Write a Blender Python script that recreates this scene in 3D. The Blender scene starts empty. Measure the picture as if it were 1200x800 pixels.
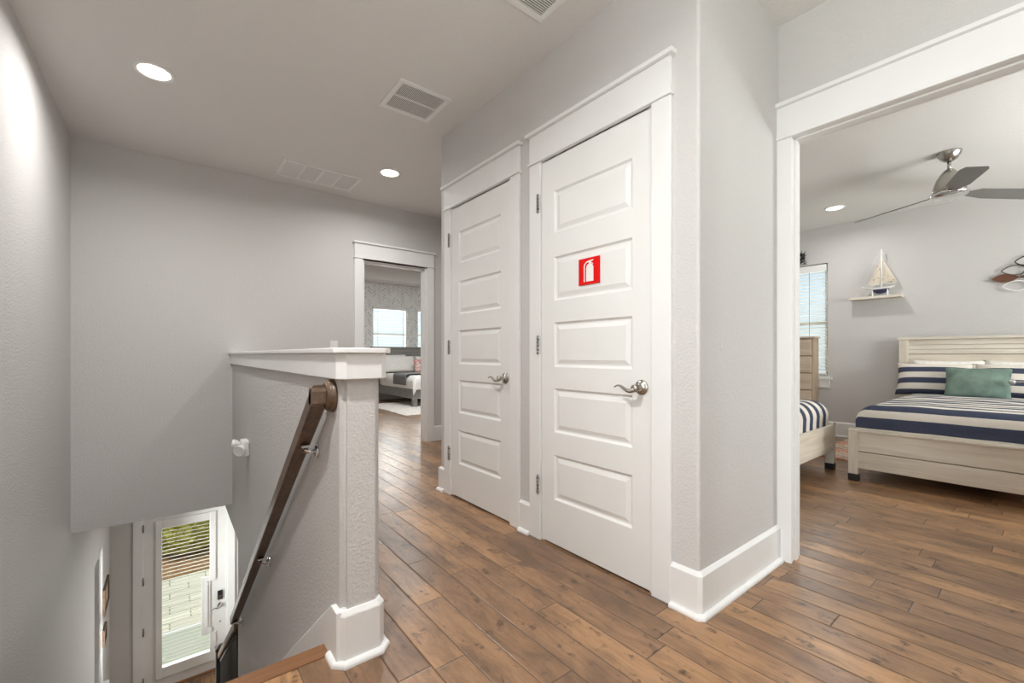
import bpy, bmesh, math, random
from mathutils import Vector, Matrix, noise
random.seed(7)
S = bpy.context.scene
C = S.collection
PI = math.pi
S.view_settings.view_transform = 'Standard'
S.view_settings.look = 'None'
S.view_settings.exposure = 0.0
try:
    S.cycles.use_denoising = True
    S.cycles.max_bounces = 10
    S.cycles.diffuse_bounces = 6
    S.cycles.transparent_max_bounces = 16
    S.cycles.sample_clamp_indirect = 4.0
    S.cycles.caustics_reflective = False
    S.cycles.caustics_refractive = False
except Exception:
    pass

# ------------------------------------------------------------------ materials
def srgb(r, g, b):
    f = lambda c: (c/255/12.92) if c/255 <= .04045 else ((c/255+.055)/1.055)**2.4
    return (f(r), f(g), f(b), 1)

class Mat:
    def __init__(s, name, rough=.5, metal=0., spec=.5):
        s.m = bpy.data.materials.new(name); s.m.use_nodes = True
        s.t = s.m.node_tree; s.n = s.t.nodes; s.b = s.n['Principled BSDF']
        s.b.inputs['Roughness'].default_value = rough
        s.b.inputs['Metallic'].default_value = metal
        s.b.inputs['Specular IOR Level'].default_value = spec
    def new(s, kind, **kw):
        n = s.n.new(kind)
        for k, v in kw.items(): setattr(n, k, v)
        return n
    def link(s, a, b): s.t.links.new(a, b)
    def put(s, sock, v):
        if hasattr(v, 'links') or isinstance(v, bpy.types.NodeSocket): s.link(v, sock)
        else: sock.default_value = v
    def math(s, op, a, b=0., c=None):
        n = s.new('ShaderNodeMath', operation=op)
        s.put(n.inputs[0], a); s.put(n.inputs[1], b)
        if c is not None: s.put(n.inputs[2], c)
        return n.outputs[0]
    def coord(s, kind='Object'):
        return s.new('ShaderNodeTexCoord').outputs[kind]
    def sep(s, v):
        n = s.new('ShaderNodeSeparateXYZ'); s.link(v, n.inputs[0]); return n.outputs
    def comb(s, x, y, z=0.):
        n = s.new('ShaderNodeCombineXYZ')
        for i, v in enumerate((x, y, z)): s.put(n.inputs[i], v)
        return n.outputs[0]
    def mapping(s, v, scale=(1,1,1), loc=(0,0,0), rot=(0,0,0)):
        n = s.new('ShaderNodeMapping'); s.link(v, n.inputs[0])
        n.inputs['Scale'].default_value = scale; n.inputs['Location'].default_value = loc; n.inputs['Rotation'].default_value = rot
        return n.outputs[0]
    def noise(s, v, scale=5., detail=3., rough=.5, out='Fac'):
        n = s.new('ShaderNodeTexNoise'); s.link(v, n.inputs['Vector'])
        n.inputs['Scale'].default_value = scale; n.inputs['Detail'].default_value = detail; n.inputs['Roughness'].default_value = rough
        return n.outputs[out]
    def white(s, v):
        n = s.new('ShaderNodeTexWhiteNoise'); n.noise_dimensions = '3D'; s.link(v, n.inputs['Vector']); return n.outputs['Value']
    def ramp(s, fac, stops, interp='LINEAR'):
        n = s.new('ShaderNodeValToRGB'); s.link(fac, n.inputs[0]); r = n.color_ramp; r.interpolation = interp
        while len(r.elements) < len(stops): r.elements.new(.5)
        for e, (p, c) in zip(r.elements, stops): e.position = p; e.color = c
        return n.outputs[0]
    def mix(s, fac, a, b, blend='MIX'):
        n = s.new('ShaderNodeMix', data_type='RGBA', blend_type=blend)
        s.put(n.inputs[0], fac); s.put(n.inputs[6], a); s.put(n.inputs[7], b)
        return n.outputs[2]
    def col(s, v): s.put(s.b.inputs['Base Color'], v); return s
    def bump(s, h, strength=.2, dist=.01):
        n = s.new('ShaderNodeBump'); n.inputs['Strength'].default_value = strength; n.inputs['Distance'].default_value = dist
        s.link(h, n.inputs['Height']); s.link(n.outputs[0], s.b.inputs['Normal']); return s

def plain(name, rgb, rough=.5, metal=0., spec=.5, bump=None):
    m = Mat(name, rough, metal, spec)
    v = m.coord()
    nz = m.noise(v, 6., 3.)
    c = srgb(*rgb)
    d = tuple(x*.94 for x in c[:3])+(1,)
    m.col(m.mix(nz, d, c))
    if bump: m.bump(m.noise(v, bump[0], 3.), bump[1], .004)
    return m.m

def paint(name, rgb, bump=.25, scale=90., rough=.7, dist=.004):
    m = Mat(name, rough, 0, .3)
    v = m.coord()
    c = srgb(*rgb); d = tuple(x*.96 for x in c[:3])+(1,)
    m.col(m.mix(m.noise(v, 1.2, 2.), d, c))
    a = m.noise(v, scale, 2.); b = m.noise(v, scale*.3, 2.)
    m.bump(m.math('ADD', m.ramp(a, [(.42,(0,0,0,1)),(.62,(1,1,1,1))]), b), bump, dist)
    return m.m

WALL = paint('wall_paint_grey', (202, 200, 198), .28, 95., dist=.003)
CEIL = paint('ceiling_paint', (224, 222, 219), .2, 60.)
TRIM = plain('trim_white', (233, 233, 232), .38, 0, .45)
DOORM = plain('door_white', (232, 232, 230), .42, 0, .45)
WHITE = plain('white_enamel', (236, 236, 234), .4)
NICKEL = plain('brushed_nickel', (182, 178, 170), .26, 1.)
CHROME = plain('polished_chrome', (224, 224, 224), .14, 1.)
HINGE = plain('hinge_steel', (150, 148, 144), .35, 1.)
DARK = plain('dark_matte_grey', (40, 38, 36), .8)  # near-black matte colour of the bed beam and feathers
BLACK = plain('black_plastic', (36, 36, 38), .4)
GREYPL = plain('grey_vent_shade_and_cord', (120, 118, 115), .8)  # painted vent shade, and plain grey for the blind cords
BLADE = plain('fan_blade_silver', (128, 127, 124), .45, .35)
IRON = plain('black_iron', (44, 40, 37), .45)

def wood_floor():
    m = Mat('hardwood_planks', .34, 0, .5)
    x, y, z = m.sep(m.coord())
    W = .119
    xr = m.math('DIVIDE', m.math('ADD', x, W*200-.455), W)
    row = m.math('FLOOR', xr); fx = m.math('FRACT', xr)
    r1 = m.white(m.comb(row, 3.3, 1.7)); r2 = m.white(m.comb(row, 9.1, 4.2))
    L = m.math('MULTIPLY_ADD', r2, .55, .62)
    yl = m.math('ADD', m.math('DIVIDE', m.math('ADD', y, 30.), L), m.math('MULTIPLY', r1, 13.))
    cl = m.math('FLOOR', yl); fy = m.math('FRACT', yl)
    idv = m.comb(row, cl, 0.)
    rnd = m.white(idv); rnd2 = m.white(m.comb(cl, row, 5.))
    def stretched(sx, sy, k1, k2, det, rough=.6, warp=0.):
        xx = m.math('MULTIPLY_ADD', x, sx, m.math('MULTIPLY', rnd, k1)); yy = m.math('MULTIPLY_ADD', y, sy, m.math('MULTIPLY', rnd2, k2))
        if warp: xx = m.math('ADD', xx, m.math('MULTIPLY', m.noise(m.comb(m.math('MULTIPLY', x, 6.), m.math('MULTIPLY', y, 3.5), rnd), 1., 2.), warp))
        return m.noise(m.comb(xx, yy, 0.), 1., det, rough)
    g = stretched(60., 4.2, 40., 30., 6., .7, 3.)
    g2 = stretched(11., 3.2, 50., 20., 5., .65, 1.5)
    ch = stretched(9., 55., 17., 23., 2.)
    kn = stretched(15., 8., 90., 70., 3.)
    spots = stretched(26., 19., 31., 47., 3.)
    base = m.ramp(rnd, [(0., srgb(126, 97, 73)), (.35, srgb(144, 111, 83)), (.7, srgb(158, 122, 90)), (1., srgb(182, 140, 99))])
    c = m.mix(m.math('MULTIPLY', m.ramp(g, [(.40,(0,0,0,1)),(.66,(1,1,1,1))]), .40), base, srgb(84, 61, 45))
    c = m.mix(m.math('MULTIPLY', m.ramp(g2, [(.46,(0,0,0,1)),(.64,(1,1,1,1))]), .58), c, srgb(82, 63, 50))
    c = m.mix(m.math('MULTIPLY', m.ramp(g2, [(.34,(1,1,1,1)),(.46,(0,0,0,1))]), .35), c, srgb(176, 136, 98))
    knm = m.math('MULTIPLY', m.ramp(kn, [(.60,(0,0,0,1)),(.66,(1,1,1,1))]), m.ramp(ch, [(.40,(.3,.3,.3,1)),(.6,(1,1,1,1))]))
    c = m.mix(m.math('MULTIPLY', knm, .75), c, srgb(54, 39, 31))
    c = m.mix(m.math('MULTIPLY', m.ramp(spots, [(.62,(0,0,0,1)),(.68,(1,1,1,1))]), .4), c, srgb(62, 46, 36))
    jx = m.math('MINIMUM', fx, m.math('SUBTRACT', 1., fx))
    jy = m.math('MULTIPLY', m.math('MINIMUM', fy, m.math('SUBTRACT', 1., fy)), m.math('DIVIDE', L, W))
    j = m.math('MINIMUM', jx, jy)
    jm = m.ramp(j, [(.008,(1,1,1,1)),(.024,(0,0,0,1))])
    c = m.mix(m.math('MULTIPLY', jm, .75), c, srgb(52, 37, 28))
    m.col(c)
    wav = m.noise(m.comb(m.math('MULTIPLY', x, 7.), m.math('MULTIPLY', y, 26.), 0.), 1., 1.)
    h = m.math('ADD', m.ramp(j, [(0.,(0,0,0,1)),(.04,(1,1,1,1))]), m.math('ADD', m.math('MULTIPLY', g, .15), m.math('MULTIPLY', wav, .5)))
    m.bump(h, .4, .0035)
    m.put(m.b.inputs['Roughness'], m.math('MULTIPLY_ADD', g, .14, .23))
    return m.m
FLOOR = wood_floor()

def grain(name, c1, c2, axis=1, fine=30., rough=.5, streak=.6, metal=0.):
    m = Mat(name, rough, metal)
    sc = [fine, fine, fine]; sc[axis] = fine*.06
    v = m.mapping(m.coord(), tuple(sc))
    g = m.noise(v, 1., 5., .65)
    g2 = m.noise(m.mapping(m.coord(), tuple(a*.3 for a in sc)), 1., 3.)
    f = m.math('ADD', m.math('MULTIPLY', g, streak), m.math('MULTIPLY', g2, 1-streak))
    m.col(m.ramp(f, [(.33, srgb(*c1)), (.66, srgb(*c2))]))
    m.bump(g, .15, .003)
    return m.m
RAILW = grain('dark_walnut_rail', (60, 43, 31), (112, 88, 67), 1, 60., .38)
NOSEW = grain('oak_nosing', (112, 76, 50), (146, 104, 70), 0, 40., .35)
BEDW_Y = grain('whitewashed_wood_across', (196, 185, 168), (226, 219, 206), 1, 38., .6)
BEDW_X = grain('whitewashed_wood_along', (194, 181, 163), (226, 217, 203), 0, 38., .6)
BEDW_Z = grain('whitewashed_wood_upright', (198, 187, 170), (224, 217, 204), 2, 38., .6)
DRESW = grain('pale_oak_drawers', (176, 157, 137), (206, 189, 169), 1, 40., .6)
DRESD = grain('pale_oak_carcass', (150, 130, 110), (182, 163, 142), 2, 40., .6)
GREYW = grain('grey_washed_wood', (116, 115, 111), (150, 148, 143), 0, 30., .55)

def stripes(name, period, offset, duty, coordn='x', wrap=0., navy=(36, 50, 80), cream=(226, 219, 208)):
    m = Mat(name, .85, 0, .2)
    v = m.coord(); x, y, z = m.sep(v)
    if coordn == 'x':
        s = x
        if wrap:
            nx = m.sep(m.coord('Normal'))[0]
            w = m.math('MAXIMUM', m.math('MULTIPLY', nx, -1.), 0.)
            s = m.math('SUBTRACT', x, m.math('MULTIPLY', w, m.math('MAXIMUM', m.math('SUBTRACT', wrap, z), 0.)))
    elif coordn == 'z': s = z
    else: s = y
    wob = m.math('MULTIPLY', m.math('SUBTRACT', m.noise(v, 3., 2.), .5), .018)
    f = m.math('FRACT', m.math('DIVIDE', m.math('ADD', m.math('ADD', s, wob), 20.*period+offset), period))
    msk = m.math('LESS_THAN', f, duty)
    fine = m.noise(v, 240., 2.)
    c = m.mix(msk, srgb(*cream), srgb(*navy))
    m.col(m.mix(m.math('MULTIPLY', fine, .25), c, srgb(150, 146, 142)))
    m.bump(m.math('ADD', m.noise(v, 9., 4.), m.math('MULTIPLY', fine, .2)), .35, .012)
    return m.m
STR_BED = stripes('navy_cream_stripes', .19, .135, .5, 'x', .63)
STR_BED2 = stripes('navy_cream_stripes_second', .165, .04, .5, 'x', .63)
STR_PIL = stripes('navy_cream_pillow_stripes', .125, .005, .48, 'z')

def cloth(name, c1, c2, sc=40., bump=.3, rough=.9, wr=7.):
    m = Mat(name, rough, 0, .2); v = m.coord()
    f = m.noise(v, sc, 4.)
    m.col(m.mix(m.ramp(f, [(.3,(0,0,0,1)),(.7,(1,1,1,1))]), srgb(*c1), srgb(*c2)))
    m.bump(m.math('ADD', m.noise(v, wr, 4.), m.math('MULTIPLY', f, .3)), bump, .012)
    return m.m
GREEN = cloth('sage_green_velvet', (92, 112, 103), (124, 144, 133), 9., .25, .75)
LINEN = cloth('white_linen', (226, 223, 217), (240, 238, 234), 30., .5)
THROW = cloth('grey_knit_throw', (108, 108, 106), (140, 140, 138), 120., .5)
FLUFF = cloth('cream_shag', (206, 199, 190), (236, 231, 224), 50., 1., 1., 60.)
MATT = cloth('mattress_ticking', (214, 210, 202), (228, 224, 218), 60.)

def red_print():
    m = Mat('red_white_print', .9); v = m.coord()
    f = m.noise(v, 22., 3.)
    m.col(m.ramp(f, [(.46, srgb(232, 222, 214)), (.53, srgb(186, 84, 84)), (.62, srgb(226, 190, 182))])); return m.m
REDP = red_print()
def rug_print():
    m = Mat('patterned_rug_print', .95); v = m.coord(); x, y, z = m.sep(v)
    b = m.math('FRACT', m.math('MULTIPLY', x, 2.1))
    f = m.math('ADD', m.math('MULTIPLY', m.noise(v, 16., 3.), .7), m.math('MULTIPLY', b, .3))
    m.col(m.ramp(f, [(.3, srgb(150, 142, 130)), (.42, srgb(214, 204, 190)), (.5, srgb(196, 106, 70)), (.6, srgb(218, 190, 168)), (.7, srgb(112, 118, 118))]))
    return m.m
RUGP = rug_print()
def wallpaper():
    m = Mat('brush_stroke_wallpaper', .8); v = m.coord(); x, y, z = m.sep(v)
    w = .115
    cx = m.math('DIVIDE', m.math('ADD', x, 20*w), w)
    col = m.math('FLOOR', cx)
    sg = m.math('SUBTRACT', m.math('MULTIPLY', m.math('MODULO', col, 2.), 2.), 1.)
    q = m.math('ADD', m.math('MULTIPLY', x, sg), z)
    p = .075
    qq = m.math('DIVIDE', m.math('ADD', q, 30.), p)
    st = m.math('FRACT', m.math('ADD', qq, m.math('MULTIPLY', m.noise(v, 7., 2.), .9)))
    r = m.white(m.comb(col, m.math('FLOOR', qq), 1.))
    a = m.math('LESS_THAN', st, .34)
    fx = m.math('FRACT', cx)
    e = m.math('MULTIPLY', m.math('GREATER_THAN', fx, .1), m.math('LESS_THAN', fx, .9))
    msk = m.math('MULTIPLY', m.math('MULTIPLY', a, e), m.math('MULTIPLY_ADD', r, 1.1, -.1))
    m.col(m.mix(msk, srgb(228, 227, 224), srgb(170, 175, 180))); return m.m
WPAPER = wallpaper()

def emis(name, rgb, st):
    m = Mat(name); m.b.inputs['Emission Color'].default_value = srgb(*rgb); m.b.inputs['Emission Strength'].default_value = st
    m.col(srgb(*rgb)); return m.m
LENS = emis('lit_lens', (255, 246, 232), 6.)
RED = plain('sign_red', (218, 8, 8), .6, 0, .2)
SYM = plain('sign_white', (238, 236, 232), .45)

def glass():
    m = Mat('window_glass')
    tr = m.new('ShaderNodeBsdfTransparent'); gl = m.new('ShaderNodeBsdfGlossy'); gl.inputs['Roughness'].default_value = .02
    tr.inputs[0].default_value = (.97, .99, .98, 1)
    fr = m.new('ShaderNodeFresnel'); fr.inputs[0].default_value = 1.35
    mx = m.new('ShaderNodeMixShader'); m.link(fr.outputs[0], mx.inputs[0]); m.link(tr.outputs[0], mx.inputs[1]); m.link(gl.outputs[0], mx.inputs[2])
    m.link(mx.outputs[0], m.n['Material Output'].inputs[0]); return m.m
GLASS = glass()
def slatm():
    m = Mat('blind_slat_white', .5); m.col(srgb(244, 244, 240))
    tl = m.new('ShaderNodeBsdfTranslucent'); tl.inputs[0].default_value = srgb(240, 240, 232)
    mx = m.new('ShaderNodeMixShader'); mx.inputs[0].default_value = .35
    m.link(m.b.outputs[0], mx.inputs[1]); m.link(tl.outputs[0], mx.inputs[2]); m.link(mx.outputs[0], m.n['Material Output'].inputs[0]); return m.m
SLAT = slatm()
def ground_mat(name, stops, sc):
    m = Mat(name, .9); v = m.coord(); f = m.noise(v, sc, 6., .65)
    m.col(m.ramp(f, stops)); m.bump(f, .6, .05); return m.m
GRASS = ground_mat('lawn_grass', [(.3, srgb(150, 150, 92)), (.6, srgb(196, 196, 140))], 4.)
MULCH = ground_mat('brown_mulch', [(.3, srgb(116, 82, 52)), (.65, srgb(176, 136, 92))], 14.)
LEAF = ground_mat('yellow_green_leaves', [(.3, srgb(92, 98, 36)), (.65, srgb(188, 180, 84))], 9.)
PORCHM = plain('porch_boards', (176, 182, 166), .7)
def pavers():
    m = Mat('pale_pavers', .85); v = m.coord()
    b = m.new('ShaderNodeTexBrick'); m.link(v, b.inputs['Vector']); b.inputs['Scale'].default_value = 1.
    b.inputs['Color1'].default_value = srgb(226, 222, 200); b.inputs['Color2'].default_value = srgb(206, 202, 182); b.inputs['Mortar'].default_value = srgb(150, 146, 130)
    b.inputs['Brick Width'].default_value = .6; b.inputs['Row Height'].default_value = .3; b.inputs['Mortar Size'].default_value = .012
    m.col(b.outputs['Color']); return m.m
PAVE = pavers()

# ------------------------------------------------------------------ mesh helpers
def nb(): return bmesh.new()
def hexa(bm, pts, mi=0):
    v = [bm.verts.new(p) for p in pts]
    for f in ((0,3,2,1),(4,5,6,7),(0,1,5,4),(1,2,6,5),(2,3,7,6),(3,0,4,7)):
        bm.faces.new([v[i] for i in f]).material_index = mi
    return v
def box(bm, x0, x1, y0, y1, z0, z1, mi=0):
    return hexa(bm, [(x0,y0,z0),(x1,y0,z0),(x1,y1,z0),(x0,y1,z0),(x0,y0,z1),(x1,y0,z1),(x1,y1,z1),(x0,y1,z1)], mi)
def mbox(bm, f, u0, u1, w0, w1, z0, z1, mi=0):
    return hexa(bm, [f(u0,w0,z0),f(u1,w0,z0),f(u1,w1,z0),f(u0,w1,z0),f(u0,w0,z1),f(u1,w0,z1),f(u1,w1,z1),f(u0,w1,z1)], mi)
def prism(bm, poly, fn, a, b, mi=0):
    """poly: 2D list; fn(p, t)->xyz; extruded between t=a and t=b"""
    A = [bm.verts.new(fn(p, a)) for p in poly]; B = [bm.verts.new(fn(p, b)) for p in poly]
    bm.faces.new(A).material_index = mi; bm.faces.new(B[::-1]).material_index = mi
    n = len(poly)
    for i in range(n):
        bm.faces.new((A[i], B[i], B[(i+1)%n], A[(i+1)%n])).material_index = mi
def lathe(bm, prof, origin=(0,0,0), axis='z', n=32, mi=0, smooth=True):
    """prof: list of (r, h)"""
    o = Vector(origin); rings = []
    for r, h in prof:
        ring = []
        for i in range(n):
            a = 2*PI*i/n; c, s = math.cos(a)*r, math.sin(a)*r
            p = {'z': (c, s, h), 'x': (h, c, s), 'y': (c, h, s)}[axis]
            ring.append(bm.verts.new(o+Vector(p)))
        rings.append(ring)
    for a, b in zip(rings, rings[1:]):
        for i in range(n):
            f = bm.faces.new((a[i], a[(i+1)%n], b[(i+1)%n], b[i])); f.smooth = smooth; f.material_index = mi
    for ring in (rings[0], rings[-1]):
        f = bm.faces.new(ring); f.material_index = mi
def tube(bm, pts, rad, n=10, sx=1., mi=0, cap=True):
    """round tube along a polyline, rad number or list"""
    P = [Vector(p) for p in pts]; rr = rad if isinstance(rad, (list, tuple)) else [rad]*len(P)
    rings = []; up = Vector((0, 0, 1))
    for i, p in enumerate(P):
        d = (P[min(i+1, len(P)-1)]-P[max(i-1, 0)]).normalized()
        u = d.cross(up)
        if u.length < 1e-4: u = d.cross(Vector((1, 0, 0)))
        u.normalize(); v = d.cross(u).normalized()
        rings.append([bm.verts.new(p+u*math.cos(2*PI*k/n)*rr[i]+v*math.sin(2*PI*k/n)*rr[i]*sx) for k in range(n)])
    for a, b in zip(rings, rings[1:]):
        for k in range(n):
            f = bm.faces.new((a[k], a[(k+1)%n], b[(k+1)%n], b[k])); f.smooth = True; f.material_index = mi
    if cap:
        bm.faces.new(rings[0]).material_index = mi; bm.faces.new(rings[-1][::-1]).material_index = mi
def grid(bm, nu, nv, fn, smooth=True, mi=0):
    V = [[bm.verts.new(fn(i/nu, j/nv)) for j in range(nv+1)] for i in range(nu+1)]
    for i in range(nu):
        for j in range(nv):
            f = bm.faces.new((V[i][j], V[i+1][j], V[i+1][j+1], V[i][j+1])); f.smooth = smooth; f.material_index = mi
    return V
def link_obj(name, bm, mats, parent=None, local=False, bevel=0., origin=True, subsurf=0):
    bmesh.ops.recalc_face_normals(bm, faces=bm.faces)
    off = Vector((0, 0, 0))
    if parent is not None and not local:
        pw = Vector(parent.location)
        p = parent.parent
        while p is not None: pw = pw+Vector(p.location); p = p.parent
        bmesh.ops.translate(bm, verts=bm.verts, vec=-pw)
    elif parent is None and origin:
        xs = [v.co.x for v in bm.verts]; ys = [v.co.y for v in bm.verts]; zs = [v.co.z for v in bm.verts]
        off = Vector(((min(xs)+max(xs))/2, (min(ys)+max(ys))/2, min(zs)))
        bmesh.ops.translate(bm, verts=bm.verts, vec=-off)
    me = bpy.data.meshes.new(name); bm.to_mesh(me); bm.free()
    for m in (mats if isinstance(mats, (list, tuple)) else [mats]): me.materials.append(m)
    o = bpy.data.objects.new(name, me); C.objects.link(o); o.location = off
    if parent is not None: o.parent = parent
    if bevel:
        b = o.modifiers.new('bevel', 'BEVEL'); b.width = bevel; b.segments = 2; b.limit_method = 'ANGLE'; b.angle_limit = math.radians(40)
    if subsurf:
        q = o.modifiers.new('sub', 'SUBSURF'); q.levels = subsurf; q.render_levels = subsurf
    return o
def tag(o, label, cat, group=None):
    o['label'] = label; o['category'] = cat
    if group: o['group'] = group
    return o
def thing(name, label, cat, loc=(0,0,0), rz=0., group=None):
    o = bpy.data.objects.new(name, None); C.objects.link(o); o.location = loc; o.rotation_euler = (0, 0, rz)
    o.empty_display_size = .1
    return tag(o, label, cat, group)
def struct(name, bm, mats, label, cat, bevel=0., origin=False):
    o = link_obj(name, bm, mats, None, bevel=bevel, origin=origin); o['kind'] = 'structure'
    return tag(o, label, cat)
def copy_tree(o, parent=None):
    c = o.copy(); C.objects.link(c); c.parent = parent
    for ch in list(o.children): copy_tree(ch, c)
    return c
fX = lambda c: (lambda u, w, z: (c-w, u, z))     # wall plane X=c seen from -X; w is outwards to the viewer
fY = lambda c: (lambda u, w, z: (u, c-w, z))     # wall plane Y=c seen from -Y

def wall_open(bm, f, thick, u0, u1, z0, z1, ops):
    """wall in plane, behind w=0 by thick, with rectangular openings (u0,u1,z0,z1)"""
    us = sorted(set([u0, u1]+[o[0] for o in ops]+[o[1] for o in ops])); zs = sorted(set([z0, z1]+[o[2] for o in ops]+[o[3] for o in ops]))
    for a, b in zip(us, us[1:]):
        run = None
        for c, d in zip(zs, zs[1:]):
            um, zm = (a+b)/2, (c+d)/2
            hole = any(o[0] < um < o[1] and o[2] < zm < o[3] for o in ops)
            if not hole: run = (run[0], d) if run else (c, d)
            if (hole or d == zs[-1]) and run:
                mbox(bm, f, a, b, -thick, 0, run[0], run[1]); run = None

# ------------------------------------------------------------------ dimensions
XL, YB, XD, XH, ZC = -.6, 4.73, 1.662, 2.46, 2.74
XF, YW, YF, ZF = 6.76, 9.85, 7.5, -3.46
YC0, YC1 = .887, 2.985
YR = -2.2

# ------------------------------------------------------------------ shell
bm = nb()
box(bm, XL, 6.9, YR, 1.60, -.06, 0); box(bm, .52, 6.9, 1.60, 4.85, -.06, 0); box(bm, 1.2, 7.0, 4.85, 9.95, -.06, 0)
struct('floor', bm, FLOOR, 'brown hand-scraped hardwood plank floor of the upper landing and bedrooms', 'floor')
bm = nb(); box(bm, XL, 3.2, 1.6, YF, ZF-.06, ZF)
struct('floor', bm, FLOOR, 'hardwood floor of the entry at the foot of the stairs', 'floor')
bm = nb()
box(bm, XL-.12, 6.9, YR-.12, 4.85, ZC, ZC+.1)
for a in ((1.2, 7.0, 4.85, 5.3), (1.2, 7.0, 9.4, 9.97), (1.2, 1.7, 5.3, 9.4), (6.5, 7.0, 5.3, 9.4)): box(bm, *a, ZC, ZC+.1)
for a in ((1.6, 1.7, 5.3, 9.4), (6.5, 6.6, 5.3, 9.4), (1.7, 6.5, 5.2, 5.3), (1.7, 6.5, 9.4, 9.5)): box(bm, *a, ZC+.1, ZC+.28)
box(bm, 1.6, 6.6, 5.2, 9.5, ZC+.28, ZC+.34)
struct('ceiling', bm, CEIL, 'pale grey textured ceiling over the landing and bedrooms', 'ceiling')
bm = nb(); box(bm, .59, 3.2, 1.6, YF, -.36, -.30); box(bm, XL, .455, YB+.1, YF, -.36, -.30)
struct('ceiling', bm, CEIL, 'ceiling of the entry below the landing', 'ceiling')

bm = nb(); fl = lambda u, w, z: (XL+w, u, z)
wall_open(bm, fl, .15, YR, YF+.12, ZF, ZC, [(6.08, 6.76, -2.72, -1.12), (-1.7, -.2, .7, 2.3)])
struct('wall_left', bm, WALL, 'long grey textured wall running down the left side of the stairwell', 'wall')

bm = nb()
wall_open(bm, fY(YB), .12, XL, .455, -.33, ZC, []); wall_open(bm, fY(YB), .12, .455, 2.75, -.05, ZC, [(1.655, 2.442, -.06, 2.09)])
struct('wall_back', bm, WALL, 'grey wall at the end of the landing, overhanging the stairs', 'wall')

bm = nb(); r = .012
wall_open(bm, fX(XD), .115, YC0+r, YC1-r, 0, ZC, [(1.09, 1.82, -.1, 2.14), (2.09, 2.82, -.1, 2.14)])
def quarter(bm, cx, cy, a0, r, z0, z1, n=6):
    poly = [(cx, cy)]+[(cx+r*math.cos(a0+PI/2*i/n), cy+r*math.sin(a0+PI/2*i/n)) for i in range(n+1)]
    prism(bm, poly, lambda p, t: (p[0], p[1], t), z0, z1)
quarter(bm, XD+r, YC0+r, PI, r, 0, ZC); quarter(bm, XD+r, YC1-r, PI/2, r, 0, ZC)
box(bm, XD+r, XD+.115, YC0, YC0+r, 0, ZC); box(bm, XD+r, XD+.115, YC1-r, YC1, 0, ZC)
struct('wall_right', bm, WALL, 'grey wall around the two white closet doors', 'wall')
bm = nb(); box(bm, XD+.115, XH, YC0, YC0+.115, 0, ZC)
struct('wall_return', bm, WALL, 'narrow grey return wall between the closet doors and bedroom doorway', 'wall')
bm = nb(); box(bm, XD+.115, 2.6, YC1-.115, YC1, 0, ZC)
struct('wall_closet', bm, WALL, 'far side wall of the closets', 'wall')
bm = nb(); wall_open(bm, fX(XH), .115, YR, YC1-.115, 0, ZC, [(-.05, .842, -.1, 2.16)])
struct('wall_bedroom', bm, WALL, 'grey wall with the wide-cased bedroom doorway at right', 'wall')
bm = nb(); box(bm, 2.70, 2.82, YC1-.115, YB+.12, 0, ZC)
struct('wall_nook', bm, WALL, 'wall closing the hall beyond the closets', 'wall')
bm = nb(); wall_open(bm, fX(XF), .14, YR, 3.1, 0, ZC, [(1.852, 2.76, .76, 2.26)])
struct('wall_far', bm, WALL, 'grey bedroom wall behind the whitewashed headboard', 'wall')
bm = nb(); box(bm, 2.82, XF, 2.98, 3.1, 0, ZC)
struct('wall_side', bm, WALL, 'side wall of the right-hand bedroom', 'wall')
bm = nb(); fr_ = lambda u, w, z: (u, YR+w, z)
wall_open(bm, fr_, .12, XL, XF+.14, 0, ZC, [(.1, 1.7, .8, 2.3), (4.2, 6.0, .8, 2.3)])
struct('wall_rear', bm, WALL, 'wall behind the camera', 'wall')

# far bedroom
bm = nb(); wall_open(bm, fY(YW), .12, 1.2, 7.0, 0, ZC, [(3.682, 4.585, .95, 2.185), (4.815, 5.72, .95, 2.185)])
struct('wall_wallpaper', bm, WPAPER, 'wall with grey brush-stroke herringbone wallpaper in the far bedroom', 'wall')
bm = nb(); box(bm, 1.2, 1.3, 4.85, YW, 0, ZC); struct('wall_west', bm, WALL, 'left wall of the far bedroom', 'wall')
bm = nb(); box(bm, 6.9, 7.0, 4.85, YW, 0, ZC); struct('wall_east', bm, WALL, 'right wall of the far bedroom', 'wall')
bm = nb(); box(bm, 2.82, 7.0, 4.73, 4.85, 0, ZC); struct('wall_divider', bm, WALL, 'near wall of the far bedroom', 'wall')

# stair-side half wall (one continuous drywall piece)
bm = nb(); XW0, XW1 = .455, .592
poly = [(1.503, -3.46), (4.31, -3.46), (4.31, -.53), (7.5, -.53), (7.5, -.06), (YB, -.06), (YB, 1.03), (1.503, 1.03)]
A = [bm.verts.new((XW0, p[0], p[1])) for p in poly]; B = [bm.verts.new((XW1, p[0], p[1])) for p in poly]
bm.faces.new(A); bm.faces.new(B[::-1])
for i in range(len(poly)): bm.faces.new((A[i], B[i], B[(i+1)%8], A[(i+1)%8]))
bm.edges.ensure_lookup_table()
es = [e for e in bm.edges if all(abs(v.co.y-1.503) < 1e-5 for v in e.verts) and abs(e.verts[0].co.x-e.verts[1].co.x) < 1e-5]
bmesh.ops.bevel(bm, geom=es, offset=.02, segments=5, affect='EDGES')
struct('wall_half', bm, WALL, 'textured grey half wall beside the stairs with white cap', 'wall')

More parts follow.
